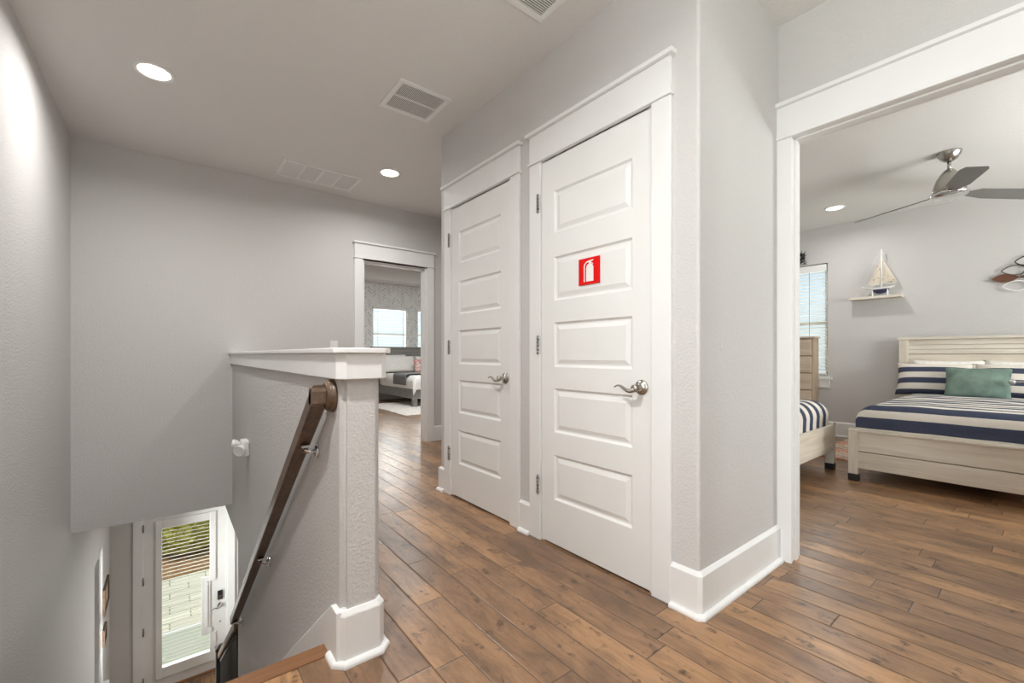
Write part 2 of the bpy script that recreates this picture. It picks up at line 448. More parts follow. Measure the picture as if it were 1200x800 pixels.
# cap, fascia, base of the half wall
def cham(x0, x1, y0, y1, c):   # plan with chamfered near corners
    return [(x0+c, y0), (x1-c, y0), (x1, y0+c), (x1, y1), (x0, y1), (x0, y0+c)]
pz = lambda p, t: (p[0], p[1], t)
bm = nb()
prism(bm, cham(.424, .623, 1.458, YB, .03), pz, 1.056, 1.074)
prism(bm, cham(.436, .611, 1.474, YB, .026), pz, .967, 1.056)
struct('trim_1', bm, TRIM, 'white cap and fascia board on top of the half wall', 'trim', bevel=.003)
bm = nb()
yb = 1.486
def cham2(x0, x1, y0, c, xi): return [(x0+c, y0), (x1-c, y0), (x1, y0+c), (x1, YB), (xi, YB), (xi, 1.56), (x0, 1.56), (x0, y0+c)]
prism(bm, cham2(.440, .607, yb, .024, .57), pz, 0, .165)
# bevelled top of the base
def loft(bm, P0, z0, P1, z1):
    a = [bm.verts.new((p[0], p[1], z0)) for p in P0]; b = [bm.verts.new((p[0], p[1], z1)) for p in P1]
    bm.faces.new(a); bm.faces.new(b[::-1])
    for i in range(len(a)): bm.faces.new((a[i], b[i], b[(i+1)%len(a)], a[(i+1)%len(a)]))
loft(bm, cham2(.440, .607, yb, .024, .57), .165, cham2(.452, .595, yb+.012, .02, .57), .182)
struct('baseboard_1', bm, TRIM, 'white base wrapped around the end of the half wall', 'baseboard', bevel=.002)
bm = nb()
def shoe_loft(bm, pf, prof=((.019, 0), (.019, .007), (.0175, .012), (.014, .0165), (.009, .019), (.003, .0198))):
    R_ = []
    for w, z in prof: R_.append([bm.verts.new((p[0], p[1], z)) for p in pf(w)])
    bm.faces.new(R_[0]); bm.faces.new(R_[-1][::-1]); n = len(R_[0])
    for a, b in zip(R_, R_[1:]):
        for i in range(n): bm.faces.new((a[i], b[i], b[(i+1) % n], a[(i+1) % n]))
shoe_loft(bm, lambda w: [(.440-w, 1.574), (.440-w, yb+.024-w*.4), (.464-w*.4, yb-w), (.583+w*.4, yb-w), (.607+w, yb+.024-w*.4), (.607+w, YB), (.607, YB), (.607, yb+.024), (.583, yb), (.464, yb), (.440, yb+.024), (.440, 1.574)])
struct('trim_2', bm, TRIM, 'white shoe moulding at the foot of the half wall', 'trim', bevel=.002)
# skirt board on the stair wall
bm = nb(); sl = .779
y1s, z1s = 1.50, .18
prism(bm, [(1.50, .18), (1.565, .18), (4.31, .18-(4.31-1.565)*sl), (4.31, .18-(4.31-1.565)*sl-.42), (1.50, -.30)], lambda p, t: (t, p[0], p[1]), .438, .4555)
struct('trim_3', bm, TRIM, 'white sloping skirt board along the stair wall', 'trim', bevel=.002)
# nosing board at the head of the stairs
bm = nb()
prism(bm, [(1.578, .004), (1.648, .004), (1.654, -.002), (1.656, -.014), (1.65, -.026), (1.578, -.026)], lambda p, t: (t, p[0], p[1]), XL, .438)
struct('trim_4', bm, NOSEW, 'oak nosing board at the head of the stairs', 'trim', bevel=.001)
# stairs
bm = nb(); rise, run = 3.46/18, .247
for i in range(1, 18):
    y0 = 1.63+(i-1)*run; z = -rise*i
    box(bm, XL, .438, y0-.0, y0+run+.025, z-.03, z, 0)
    box(bm, XL, .438, y0+run-.012, y0+run, z-rise, z-.03, 1)
box(bm, XL, .438, 1.612, 1.63, -rise, -.027, 1)
o = struct('staircase', bm, [NOSEW, TRIM], 'straight flight of wooden stairs going down from the landing', 'stairs')

# entry (front) wall and door opening
bm = nb(); wall_open(bm, fY(YF), .15, XL, 3.2, ZF-.06, -.2, [(-.29, .66, ZF-.1, -.99)])
struct('wall_front', bm, WALL, 'grey wall around the front door at the foot of the stairs', 'wall')
bm = nb(); box(bm, 3.2, 3.3, 1.6, YF, ZF, -.3); struct('wall_entry', bm, WALL, 'side wall of the entry', 'wall')
bm = nb(); box(bm, XL, 3.2, 1.5, 1.6, ZF, -.06); struct('wall_understair', bm, WALL, 'wall under the landing', 'wall')

# ------------------------------------------------------------------ door casings
def casing(bm, f, u0, u1, zt, cw=.092, hh=.15, hang=.02, depth=.115, jamb=True, w=.018, reveal=.0, cuts=(True, True)):
    """craftsman casing round opening u0..u1, top zt; legs, fillet, header, cap, jamb"""
    mbox(bm, f, u0-cw, u0, 0, w, 0, zt); mbox(bm, f, u1, u1+cw, 0, w, 0, zt)
    mbox(bm, f, u0-cw-.008, u1+cw+.008, 0, w+.010, zt, zt+.014)
    mbox(bm, f, u0-cw, u1+cw, 0, w+.002, zt+.014, zt+hh+.014)
    mbox(bm, f, u0-cw-hang, u1+cw+hang, 0, w+.022, zt+hh+.014, zt+hh+.034)
    if jamb:
        j = .02
        mbox(bm, f, u0-.004, u0+j, -depth, .0, 0, zt-.0); mbox(bm, f, u1-j, u1+.004, -depth, 0, 0, zt-.0)
        mbox(bm, f, u0+j, u1-j, -depth, 0, zt-j, zt+.004)

# closet door casings: opening is jamb to jamb
bm = nb(); casing(bm, fX(XD), 1.095, 1.815, 2.145, hang=.02); struct('trim_5', bm, TRIM, 'white craftsman casing around the closet door with the red sign', 'trim', bevel=.0025)
bm = nb(); casing(bm, fX(XD), 2.095, 2.815, 2.145, hang=.02); struct('trim_6', bm, TRIM, 'white craftsman casing around the closet door without sign', 'trim', bevel=.0025)
# bedroom doorway casing with stepped jamb and stop
bm = nb(); f = fX(XH)
casing(bm, f, -.035, .822, 2.145, cw=.076, hang=.0, jamb=False)
for (u0, u1) in ((.8285, .846), (-.055, -.043)): mbox(bm, f, u0, u1, -.115, -.002, 0, 2.153)
mbox(bm, f, -.055, .846, -.115, -.002, 2.153, 2.165)
mbox(bm, f, .8205, .830, -.080, -.040, 0, 2.155); mbox(bm, f, -.045, -.035, -.080, -.040, 0, 2.155); mbox(bm, f, -.04, .83, -.080, -.040, 2.145, 2.156)
fb = lambda u, w, z: (XH+.115+w, u, z)
mbox(bm, fb, -.125, -.043, 0, .016, 0, 2.153); mbox(bm, fb, .832, .884, 0, .016, 0, 2.153); mbox(bm, fb, -.13, .884, 0, .018, 2.153, 2.31)
struct('trim_7', bm, TRIM, 'white wide casing and jamb around the right bedroom doorway', 'trim', bevel=.0025)
# far bedroom doorway
bm = nb(); f = fY(YB)
casing(bm, f, 1.661, 2.436, 2.105, cw=.094, hang=.016, depth=.12)
mbox(bm, f, 1.681, 1.695, -.08, -.04, 0, 2.07); mbox(bm, f, 2.402, 2.416, -.08, -.04, 0, 2.07); mbox(bm, f, 1.69, 2.41, -.08, -.04, 2.07, 2.085)
struct('trim_8', bm, TRIM, 'white craftsman casing around the far bedroom doorway', 'trim', bevel=.0025)
# front door casing
bm = nb(); f = fY(YF)
mbox(bm, f, -.376, -.285, 0, .02, ZF, -.99); mbox(bm, f, .655, .75, 0, .02, ZF, -.99); mbox(bm, f, -.39, .765, 0, .022, -.995, -.84)
mbox(bm, f, -.29, -.268, -.15, 0, ZF, -1.0); mbox(bm, f, .638, .66, -.15, 0, ZF, -1.0); mbox(bm, f, -.29, .66, -.15, 0, -1.012, -.99)
struct('trim_9', bm, TRIM, 'white casing around the front door downstairs', 'trim', bevel=.0025)

# ------------------------------------------------------------------ baseboards
def base_run(bm, f, u0, u1, h=.18, t=.016):
    prism(bm, [(0, 0), (t, 0), (t, h-.014), (t-.012, h), (0, h)], lambda p, s: f(s, p[0], p[1]), u0, u1)
def shoe_run(bm, f, u0, u1, t=.016):
    prism(bm, [(t, 0), (t+.019, 0), (t+.018, .009), (t+.012, .016), (t, .019)], lambda p, s: f(s, p[0], p[1]), u0, u1)
bm = nb()
# wraps the closet corner: plan offset polygon with chamfer
def wrap(o, c): return [(XD-o, 1.004), (XD-o, YC0-o+c), (XD-o+c, YC0-o), (XH-.002, YC0-o), (XH-.002, YC0+.001), (XD+.02, YC0+.001), (XD+.001, YC0+.02), (XD+.001, 1.004)]
loft(bm, wrap(.0165, .014), 0, wrap(.0165, .014), .166); loft(bm, wrap(.0165, .014), .166, wrap(.005, .012), .18)
struct('baseboard_2', bm, TRIM, 'tall white baseboard wrapping the corner beside the closet door', 'baseboard', bevel=.0015)
bm = nb()
shoe_loft(bm, lambda w: [(XD-.0165-w, 1.003), (XD-.0165-w, YC0-.0025-w*.6), (XD-.0025-w*.6, YC0-.0165-w), (XH-.02, YC0-.0165-w), (XH-.02, YC0-.0165), (XD-.0025, YC0-.0165), (XD-.0165, YC0-.0025), (XD-.0165, 1.003)])
struct('trim_10', bm, TRIM, 'white shoe moulding at the closet corner', 'trim', bevel=.002)
bm = nb(); f = fX(XD); base_run(bm, f, 1.907, 2.003); base_run(bm, f, 2.907, 2.99)
prism(bm, [(0, 0), (.016, 0), (.016, .166), (.004, .18), (0, .18)], lambda p, s: (s, YC1+p[0], p[1]), XD-.016, 2.6)
struct('baseboard_3', bm, TRIM, 'white baseboard pieces between and beyond the closet doors', 'baseboard', bevel=.0015)
bm = nb(); shoe_run(bm, f, 1.909, 2.001); shoe_run(bm, f, 2.91, 3.003)
struct('trim_11', bm, TRIM, 'white shoe moulding pieces between the closet doors', 'trim')
bm = nb(); f = fY(YB); base_run(bm, f, .61, 1.565); base_run(bm, f, 2.532, 2.70)
struct('baseboard_4', bm, TRIM, 'white baseboard along the end wall of the landing', 'baseboard')
bm = nb(); f = fX(XF); base_run(bm, f, -2.2, 2.97, .185)
shoe_run(bm, f, -2.2, 2.97)
struct('baseboard_5', bm, TRIM, 'white baseboard along the far wall of the right bedroom', 'baseboard')
bm = nb(); f = fY(YW); base_run(bm, f, 1.3, 6.9)
struct('baseboard_6', bm, TRIM, 'white baseboard under the wallpaper', 'baseboard')
bm = nb(); fl2 = lambda u, w, z: (XL+w, u, z); base_run(bm, fl2, YR, 1.57)
struct('baseboard_7', bm, TRIM, 'white baseboard on the left wall of the landing', 'baseboard')

# ------------------------------------------------------------------ closet doors
PANZ = [(1.719, 1.952), (1.348, 1.588), (.984, 1.228), (.626, .866), (.255, .500)]
def panel_door(bm, y0, y1, z0, z1, x, thick, py0, py1):
    zs = [z0]+[q for p in sorted(PANZ) for q in p]+[z1]
    box(bm, x+.012, x+thick, y0, y1, z0, z1)
    V = {}
    def v(d, y, z):
        k = (round(d, 5), round(y, 5), round(z, 5))
        if k not in V: V[k] = bm.verts.new((x+d, y, z))
        return V[k]
    def quad(a, b, c, d): bm.faces.new((a, b, c, d))
    # stiles + rails
    ys = [y0, py0, py1, y1]
    for i in range(3):
        for j in range(len(zs)-1):
            if i == 1 and j % 2 == 1: continue
            quad(v(0, ys[i], zs[j]), v(0, ys[i+1], zs[j]), v(0, ys[i+1], zs[j+1]), v(0, ys[i], zs[j+1]))
    rings = [(0, 0), (.010, .011), (.018, .011), (.040, .0025)]
    for a, b in PANZ:
        R = []
        for ins, d in rings:
            R.append([v(d, py0+ins, a+ins), v(d, py1-ins, a+ins), v(d, py1-ins, b-ins), v(d, py0+ins, b-ins)])
        for r0, r1 in zip(R, R[1:]):
            for k in range(4): quad(r0[k], r0[(k+1)%4], r1[(k+1)%4], r1[k])
        bm.faces.new(R[-1])
    # edges of the front skin
    for (a, b) in (((y0, z0), (y1, z0)), ((y0, z1), (y1, z1))):
        quad(v(0, a[0], a[1]), v(0, b[0], b[1]), bm.verts.new((x+.013, b[0], b[1])), bm.verts.new((x+.013, a[0], a[1])))
    for yy in (y0, y1):
        quad(v(0, yy, z0), v(0, yy, z1), bm.verts.new((x+.013, yy, z1)), bm.verts.new((x+.013, yy, z0)))

def lever(parent, y, z, x):
    """wave lever pointing to +Y (left in view)"""
    bm = nb()
    lathe(bm, [(.0345, x), (.0345, x-.003), (.0325, x-.006), (.028, x-.009), (.0165, x-.012), (.0125, x-.018), (.0115, x-.046), (.0145, x-.05), (.0145, x-.06), (.006, x-.063)], (0, y, z), 'x', 32)
    pts = []; rr = []
    for i in range(25):
        t = i/24
        pts.append((x-.054-.006*math.sin(PI*t), y-.004+t*.112, z-.004-.0105*math.sin(2*PI*min(1., t*.94+.03))*(1. if t < .5 else 1.15)))
        rr.append(.0118*(1-t)**1.2+.0042)
    tube(bm, pts, rr, 12, .75)
    return link_obj('door_handle', bm, NICKEL, parent)
def hinge(parent, x, y, zc):
    bm = nb()
    for k in range(5):
        a = zc-.05+k*.02
        lathe(bm, [(.0055, a+.0006), (.007, a+.0012), (.007, a+.0188), (.0055, a+.0194)], (x-.006, y, 0), 'z', 12)
    lathe(bm, [(.003, zc+.05), (.006, zc+.052), (.003, zc+.057)], (x-.006, y, 0), 'z', 10)
    box(bm, x-.001, x+.0015, y-.016, y+.016, zc-.05, zc+.05)
    for k in (-.03, 0, .03): box(bm, x-.002, x, y-.012, y-.007, zc+k-.003, zc+k+.003)
    return link_obj('hinge', bm, HINGE, parent)
def closet_door(name, y0, y1, label, hz):
    d = bpy.data.objects.new(name, None); C.objects.link(d); d.location = (XD, (y0+y1)/2, 0); d['kind'] = 'structure'; tag(d, label, 'door')
    bm = nb(); x = XD-.006
    panel_door(bm, y0, y1, .012, 2.128, x, .036, y0+.102, y1-.098)
    link_obj('door_slab', bm, DOORM, d, bevel=.0015)
    for z in hz: hinge(d, x-.010, y1+.020, z)
    lever(d, y0+.052, .904, x)
    return d
closet_door('door_1', 1.099, 1.811, 'white five-panel closet door with the red fire extinguisher sign', (1.908, 1.105, .313))
closet_door('door_2', 2.099, 2.811, 'white five-panel closet door nearer the far bedroom, without a sign', (1.908, 1.105, .313))

# fire extinguisher sign
xs = XD-.006
t = thing('fire_extinguisher_sign', 'square red sign with white extinguisher symbol on the nearer closet door', 'sign', (xs-.004, 1.458, 1.472))
bm = nb(); box(bm, xs-.0055, xs+.0022, 1.390, 1.526, 1.406, 1.539); link_obj('sign_plate', bm, RED, t, bevel=.0008)
bm = nb(); fs = lambda p, t_: (t_, p[0], p[1])
body = [(1.474, 1.420), (1.427, 1.420), (1.427, 1.488)]+[(1.4505+.0235*math.cos(a), 1.488+.022*math.sin(a)) for a in [PI*i/10 for i in range(11)]][::1]
body = [(1.427, 1.420), (1.427, 1.488)]+[(1.4505-.0235*math.cos(PI*i/10), 1.488+.021*math.sin(PI*i/10)) for i in range(11)]+[(1.474, 1.420)]
prism(bm, body, fs, xs-.0068, xs-.005)
hose = []
outer = [(1.490, 1.420), (1.490, 1.496)]+[(1.455+.035*math.cos(PI/2*i/8), 1.496+.028*math.sin(PI/2*i/8)) for i in range(9)]+[(1.428, 1.527)]
inner = [(1.428, 1.521), (1.455, 1.518)]+[(1.455+.029*math.cos(PI/2*(8-i)/8), 1.496+.022*math.sin(PI/2*(8-i)/8)) for i in range(9)]+[(1.484, 1.420)]
ol = outer+inner
for i in range(len(outer)-1): pass
prism(bm, ol, fs, xs-.0068, xs-.005)
prism(bm, [(1.457, 1.505), (1.444, 1.505), (1.444, 1.522), (1.457, 1.522)], fs, xs-.0067, xs-.005)
prism(bm, [(1.446, 1.512), (1.430, 1.503), (1.428, 1.507), (1.446, 1.518)], fs, xs-.0067, xs-.005)
link_obj('extinguisher_symbol', bm, SYM, t)

# ------------------------------------------------------------------ handrail
t = thing('handrail', 'dark stained wooden handrail on the textured stair wall', 'handrail', (.455, 1.6, .9))
th = math.atan(.788); cy, cz = math.cos(th), math.sin(th)
def rail_sec(w, h, c): return [(-w/2+c, -h/2), (w/2-c, -h/2), (w/2, -h/2+c), (w/2, h/2-c*1.6), (w/2-c*1.6, h/2), (-w/2+c*1.6, h/2), (-w/2, h/2-c*1.6), (-w/2, -h/2+c)]
bm = nb(); xr = .406; sec = rail_sec(.052, .062, .006)
y0r, z0r = 1.596, .904
# local frame: s along slope, n normal to slope
def rp(x, n, s): return (xr+x, y0r+s*cy+n*cz, z0r-s*cz+n*cy)
L = 3.22
A = []; 
for (px, pn) in sec:
    s0 = -(pn*cz)/cy      # vertical cut at elbow plane y=y0r... mitre
    A.append(bm.verts.new((xr+px, y0r-.004, z0r+(pn)/cy+.004*.788)))
Bv = [bm.verts.new(rp(px, pn, L)) for (px, pn) in sec]
bm.faces.new(A); bm.faces.new(Bv[::-1])
for i in range(len(sec)): bm.faces.new((A[i], Bv[i], Bv[(i+1)%8], A[(i+1)%8]))
# return arm from the rail to the rosette
arm = rail_sec(.056, .060, .007)
za = .906
prism(bm, [(y0r+p[0], za+p[1]) for p in arm], lambda p, s: (s, p[0], p[1]), xr-.026, .446)
link_obj('rail', bm, RAILW, t, bevel=.0015)
bm = nb(); lathe(bm, [(.058, .4548), (.058, .446), (.053, .441), (.055, .437), (.051, .431), (.044, .428), (.044, .425)], (0, y0r, za), 'x', 40)
link_obj('rosette', bm, RAILW, t)
def bracket(y, z):
    bm = nb()
    lathe(bm, [(.028, .4548), (.028, .450), (.022, .446), (.010, .444)], (0, y, z), 'x', 24)
    zr = z0r-(y-y0r)*.788
    tube(bm, [(.449, y, z), (.43, y, z), (.405, y, z+(zr-z)*.25-.01), (xr+.004, y, zr-.066), (xr, y, zr-.04)], [.010, .008, .0075, .008, .009], 12)
    box(bm, xr-.014, xr+.014, y-.03, y+.03, zr-.047, zr-.038)
    return link_obj('bracket', bm, CHROME, t)
bracket(1.80, .672); bracket(2.83, -.145); bracket(4.02, -1.075)

# lower stair railing (open balusters)
t = thing('stair_railing', 'dark stair railing with slim balusters and newel below the half wall', 'railing', (.455, 5.9, ZF))
sl2 = .715; zt0 = -1.19
bm = nb(); prism(bm, [(4.31, zt0), (5.9, zt0-1.59*sl2), (5.9, zt0-1.59*sl2-.075), (4.31, zt0-.075)], lambda p, s: (s, p[0], p[1]), .425, .485)
link_obj('top_rail', bm, RAILW, t, bevel=.008)
bm = nb(); prism(bm, [(4.31, zt0-.92), (5.9, zt0-.92-1.59*sl2), (5.9, zt0-1.2-1.59*sl2), (4.31, zt0-1.2)], lambda p, s: (s, p[0], p[1]), .435, .475)
link_obj('stringer', bm, TRIM, t)
bm = nb(); box(bm, .41, .50, 5.88, 5.97, ZF, -2.30); box(bm, .402, .508, 5.872, 5.978, -2.30, -2.275); loft(bm, [(.405, 5.875), (.505, 5.875), (.505, 5.975), (.405, 5.975)], -2.275, [(.44, 5.91), (.47, 5.91), (.47, 5.94), (.44, 5.94)], -2.25)
link_obj('newel_post', bm, IRON, t, bevel=.003)
k = 0; y = 4.38
proto = None
while y < 5.85:
    zt = zt0-(y-4.31)*sl2-.07
    bm = nb(); box(bm, .446, .464, y-.009, y+.009, zt-.86, zt+.01); lathe(bm, [(.014, zt-.06), (.016, zt-.045), (.014, zt-.03)], (.455, y, 0), 'z', 8)
    link_obj('baluster', bm, IRON, t); y += .088

# ------------------------------------------------------------------ emergency light on stair wall
t = thing('emergency_light', 'white twin-headed light fixture on the stair wall below the cap', 'light fixture', (.455, 3.70, .315))
bm = nb(); box(bm, .405, .4548, 3.635, 3.765, .315, .428); link_obj('housing', bm, WHITE, t, bevel=.012)
def lamp_head(y, z, d, k=1., x0=.405):
    bm = nb(); dv = Vector(d).normalized(); c0 = Vector((x0, y, z))
    pr = [(.016, -.01), (.02, .01), (.036, .022), (.042, .045), (.042, .058), (.036, .06), (.033, .054), (.0, .05)]
    q = dv.to_track_quat('Z', 'Y'); rings = []
    for r, h in pr[:-1]:
        rings.append([bm.verts.new(c0+q @ Vector((k*r*math.cos(2*PI*i/20), k*r*math.sin(2*PI*i/20), k*h))) for i in range(20)])
    for a, b in zip(rings, rings[1:]):
        for i in range(20):
            f = bm.faces.new((a[i], a[(i+1)%20], b[(i+1)%20], b[i])); f.smooth = True
    bm.faces.new(rings[0]); bm.faces.new(rings[-1])
    h = link_obj('lamp_head', bm, WHITE, t)
    return h
lamp_head(3.74, .392, (-.9, .25, .1), .8); lamp_head(3.67, .372, (-.62, -.72, -.2), .95, .42)

# light switch on back wall
t = thing('light_switch', 'pale rocker switch plate on the end wall just above the half wall cap', 'switch', (1.357, YB-.006, 1.085))
bm = nb(); box(bm, 1.32, 1.395, YB-.006, YB+.001, 1.085, 1.2); link_obj('switch_plate', bm, WHITE, t, bevel=.002)
bm = nb(); box(bm, 1.341, 1.374, YB-.010, YB-.005, 1.11, 1.176); link_obj('rocker', bm, WHITE, t, bevel=.001)

# ------------------------------------------------------------------ ceiling fixtures
def downlight(x, y, label, power, loc_group='recessed ceiling lights'):
    t = thing('ceiling_light', label, 'ceiling light', (x, y, ZC), 0, loc_group)
    bm = nb(); lathe(bm, [(.100, ZC), (.100, ZC-.005), (.094, ZC-.008), (.080, ZC-.006), (.077, ZC-.001), (.077, ZC)], (x, y, 0), 'z', 40); 
    link_obj('trim_ring', bm, WHITE, t)
    bm = nb(); lathe(bm, [(.0775, ZC-.0002), (.0775, ZC-.0035), (.03, ZC-.004)], (x, y, 0), 'z', 40); link_obj('lens', bm, LENS, t)
    l = bpy.data.lights.new('downlight_lamp', 'AREA'); l.shape = 'DISK'; l.size = .15; l.energy = power; l.color = (1., .985, .965)
    l.spread = math.radians(165); lo = bpy.data.objects.new('downlight_lamp', l); C.objects.link(lo); lo.location = (x, y, ZC-.012)
    return t
PH = 19.
downlight(-.072, 3.343, 'lit round recessed ceiling light over the stairwell', PH)
downlight(1.60, 3.84, 'lit round recessed ceiling light in front of the far bedroom doorway', 15.)
downlight(5.99, 1.575, 'lit round recessed ceiling light in the right bedroom beside the fan', 9.)

def register(x0, x1, y0, y1, label, axis, rows, n, big=False):
    """ceiling register: frame, louvers, dark throat. slats run along axis"""
    t = thing('ceiling_vent', label, 'vent', ((x0+x1)/2, (y0+y1)/2, ZC), 0, None)
    fw = .032 if not big else .03; z0, z1 = ZC-.009, ZC
    bm = nb()
    def bar(a0, a1, b0, b1): box(bm, a0, a1, b0, b1, z0, z1)
    bar(x0, x1, y0, y0+fw); bar(x0, x1, y1-fw, y1); bar(x0, x0+fw, y0+fw, y1-fw); bar(x1-fw, x1, y0+fw, y1-fw)
    link_obj('frame', bm, WHITE, t, bevel=.003)
    bm = nb(); box(bm, x0+fw, x1-fw, y0+fw, y1-fw, ZC-.001, ZC+.0005); link_obj('throat', bm, GREYPL if not big else WHITE, t)  # grey sheet paints the shade inside the vent; big grille stays white
    bm = nb()
    ix0, ix1, iy0, iy1 = x0+fw, x1-fw, y0+fw, y1-fw
    if rows:
        for k in range(1, rows):
            if axis == 'y': yy = iy0+(iy1-iy0)*k/rows; box(bm, ix0, ix1, yy-.006, yy+.006, ZC-.008, ZC-.001)
            else: xx = ix0+(ix1-ix0)*k/rows; box(bm, xx-.006, xx+.006, iy0, iy1, ZC-.008, ZC-.001)
    for k in range(n):
        if axis == 'y':
            xx = ix0+(ix1-ix0)*(k+.5)/n; w = (ix1-ix0)/n*.33
            hexa(bm, [(xx-w, iy0, ZC-.007), (xx+w*.4, iy0, ZC-.007), (xx+w*.4, iy1, ZC-.007), (xx-w, iy1, ZC-.007), (xx-w*.4, iy0, ZC-.001), (xx+w, iy0, ZC-.001), (xx+w, iy1, ZC-.001), (xx-w*.4, iy1, ZC-.001)])
        else:
            yy = iy0+(iy1-iy0)*(k+.5)/n; w = (iy1-iy0)/n*.33
            hexa(bm, [(ix0, yy-w, ZC-.007), (ix1, yy-w, ZC-.007), (ix1, yy+w*.4, ZC-.007), (ix0, yy+w*.4, ZC-.007), (ix0, yy-w*.4, ZC-.001), (ix1, yy-w*.4, ZC-.001), (ix1, yy+w, ZC-.001), (ix0, yy+w, ZC-.001)])
    link_obj('louvers', bm, WHITE, t)
    return t
register(1.103, 1.463, 2.478, 2.835, 'square white ceiling vent with two rows of louvers above the closet doors', 'y', 2, 28)
register(1.115, 1.475, 1.265, 1.622, 'white ceiling vent cut off by the top edge of the photo', 'x', 1, 24)
t = register(.765, 1.45, 4.12, 4.52, 'long white return air grille with four sections on the ceiling', 'x', 0, 26, True)
bm = nb()
for k in range(1, 4):
    xx = .765+.03+(.685-.06)*k/4; box(bm, xx-.011, xx+.011, 4.15, 4.49, ZC-.0085, ZC-.001)
link_obj('divider_bars', bm, WHITE, t)

# ------------------------------------------------------------------ windows
def window(name, f, u0, u1, z0, z1, label, depth=.12, rail=True):
    """white sash set in the wall depth; f maps (u,w,z), inside w>0"""
    o = bpy.data.objects.new(name, None); C.objects.link(o); o.location = f((u0+u1)/2, 0, z0); o['kind'] = 'structure'; tag(o, label, 'window')
    bm = nb(); fw = .045; a, b = -depth+.0, -depth+.05
    mbox(bm, f, u0, u0+fw, a, b, z0, z1); mbox(bm, f, u1-fw, u1, a, b, z0, z1); mbox(bm, f, u0+fw, u1-fw, a, b, z0, z0+fw); mbox(bm, f, u0+fw, u1-fw, a, b, z1-fw, z1)
    if rail: zm = (z0+z1)/2-.03; mbox(bm, f, u0+fw, u1-fw, a, b, zm-.02, zm+.02)
    link_obj('sash', bm, WHITE, o)
    bm = nb(); mbox(bm, f, u0+fw*.9, u1-fw*.9, -depth+.02, -depth+.026, z0+fw*.9, z1-fw*.9); link_obj('pane', bm, GLASS, o)
    return o
def blind(f, u0, u1, z0, z1, label, tilt, w0=-.06, slat=.048, pitch=.041, valance=.06, cords=(), group=None):
    t = thing('window_blind', label, 'blind', f((u0+u1)/2, w0, z0), 0, group)
    bm = nb(); mbox(bm, f, u0, u1, w0-.02, w0+.032, z1-valance, z1); link_obj('headrail', bm, WHITE, t, bevel=.003)
    bm = nb(); z = z1-valance-.02
    while z > z0+.035:
        dz = math.sin(tilt)*slat/2; dw = math.cos(tilt)*slat/2
        hexa(bm, [f(u0, w0-dw, z-dz), f(u1, w0-dw, z-dz), f(u1, w0+dw, z+dz), f(u0, w0+dw, z+dz), f(u0, w0-dw, z-dz+.0028), f(u1, w0-dw, z-dz+.0028), f(u1, w0+dw, z+dz+.0028), f(u0, w0+dw, z+dz+.0028)])
        z -= pitch
    link_obj('slats', bm, SLAT, t)
    bm = nb(); mbox(bm, f, u0, u1, w0-.024, w0+.024, z0+.004, z0+.026); link_obj('bottom_rail', bm, WHITE, t, bevel=.003)
    for c in cords:
        bm = nb(); u = u0+(u1-u0)*c; mbox(bm, f, u-.002, u+.002, w0+.026, w0+.029, z0+.02, z1-valance)
        link_obj('ladder_cord', bm, GREYPL, t)
    return t
# right bedroom window
window('window_1', fX(XF), 1.856, 2.756, .765, 2.255, 'white sash window in the right bedroom beside the chest of drawers', .13)
blind(fX(XF), 1.868, 2.744, .79, 2.245, 'white slatted blind behind the pale chest of drawers', math.radians(-20), -.03, .05, .043, .085, (.22, .78))
bm = nb(); f = fX(XF)
mbox(bm, f, 1.80, 2.81, -.12, .04, .727, .762); mbox(bm, f, 1.825, 2.785, 0, .02, .62, .727)
struct('trim_12', bm, TRIM, 'white window sill and apron in the right bedroom', 'trim', bevel=.003)
# far bedroom windows
window('window_2', fY(YW), 3.686, 4.581, .955, 2.18, 'left window in the wallpapered far bedroom', .11)
window('window_3', fY(YW), 4.819, 5.716, .955, 2.18, 'right window in the wallpapered far bedroom, mostly hidden by the door frame', .11)
blind(fY(YW), 3.70, 4.567, .975, 2.172, 'open white blind on the left window above the grey headboard', math.radians(4), -.04, .046, .052, .05, (.14, .86))
blind(fY(YW), 4.833, 5.702, .975, 2.172, 'open white blind half hidden by the far bedroom door frame', math.radians(4), -.04, .046, .052, .05, (.14, .86))
# entry window in left wall
fl = lambda u, w, z: (XL+w, u, z)
window('window_4', fl, 6.084, 6.756, -2.716, -1.124, 'narrow window low in the left stairwell wall', .13)
bm = nb(); mbox(bm, fl, 6.0, 6.84, -.12, .05, -2.755, -2.72)
struct('trim_13', bm, TRIM, 'white sill of the low stairwell window', 'trim', bevel=.003)
# unseen windows; the two on the landing are added for light
window('added_window_5', fr_, .105, 1.695, .805, 2.295, 'added window behind the camera, lets fill light onto the landing', .11)
window('added_window_7', lambda u, w, z: (XL+w, u, z), -1.695, -.205, .705, 2.295, 'added window behind the camera, lets light in from the left wall of the landing', .13)
window('window_6', fr_, 4.205, 5.995, .805, 2.295, 'window in the right bedroom outside the picture', .11)

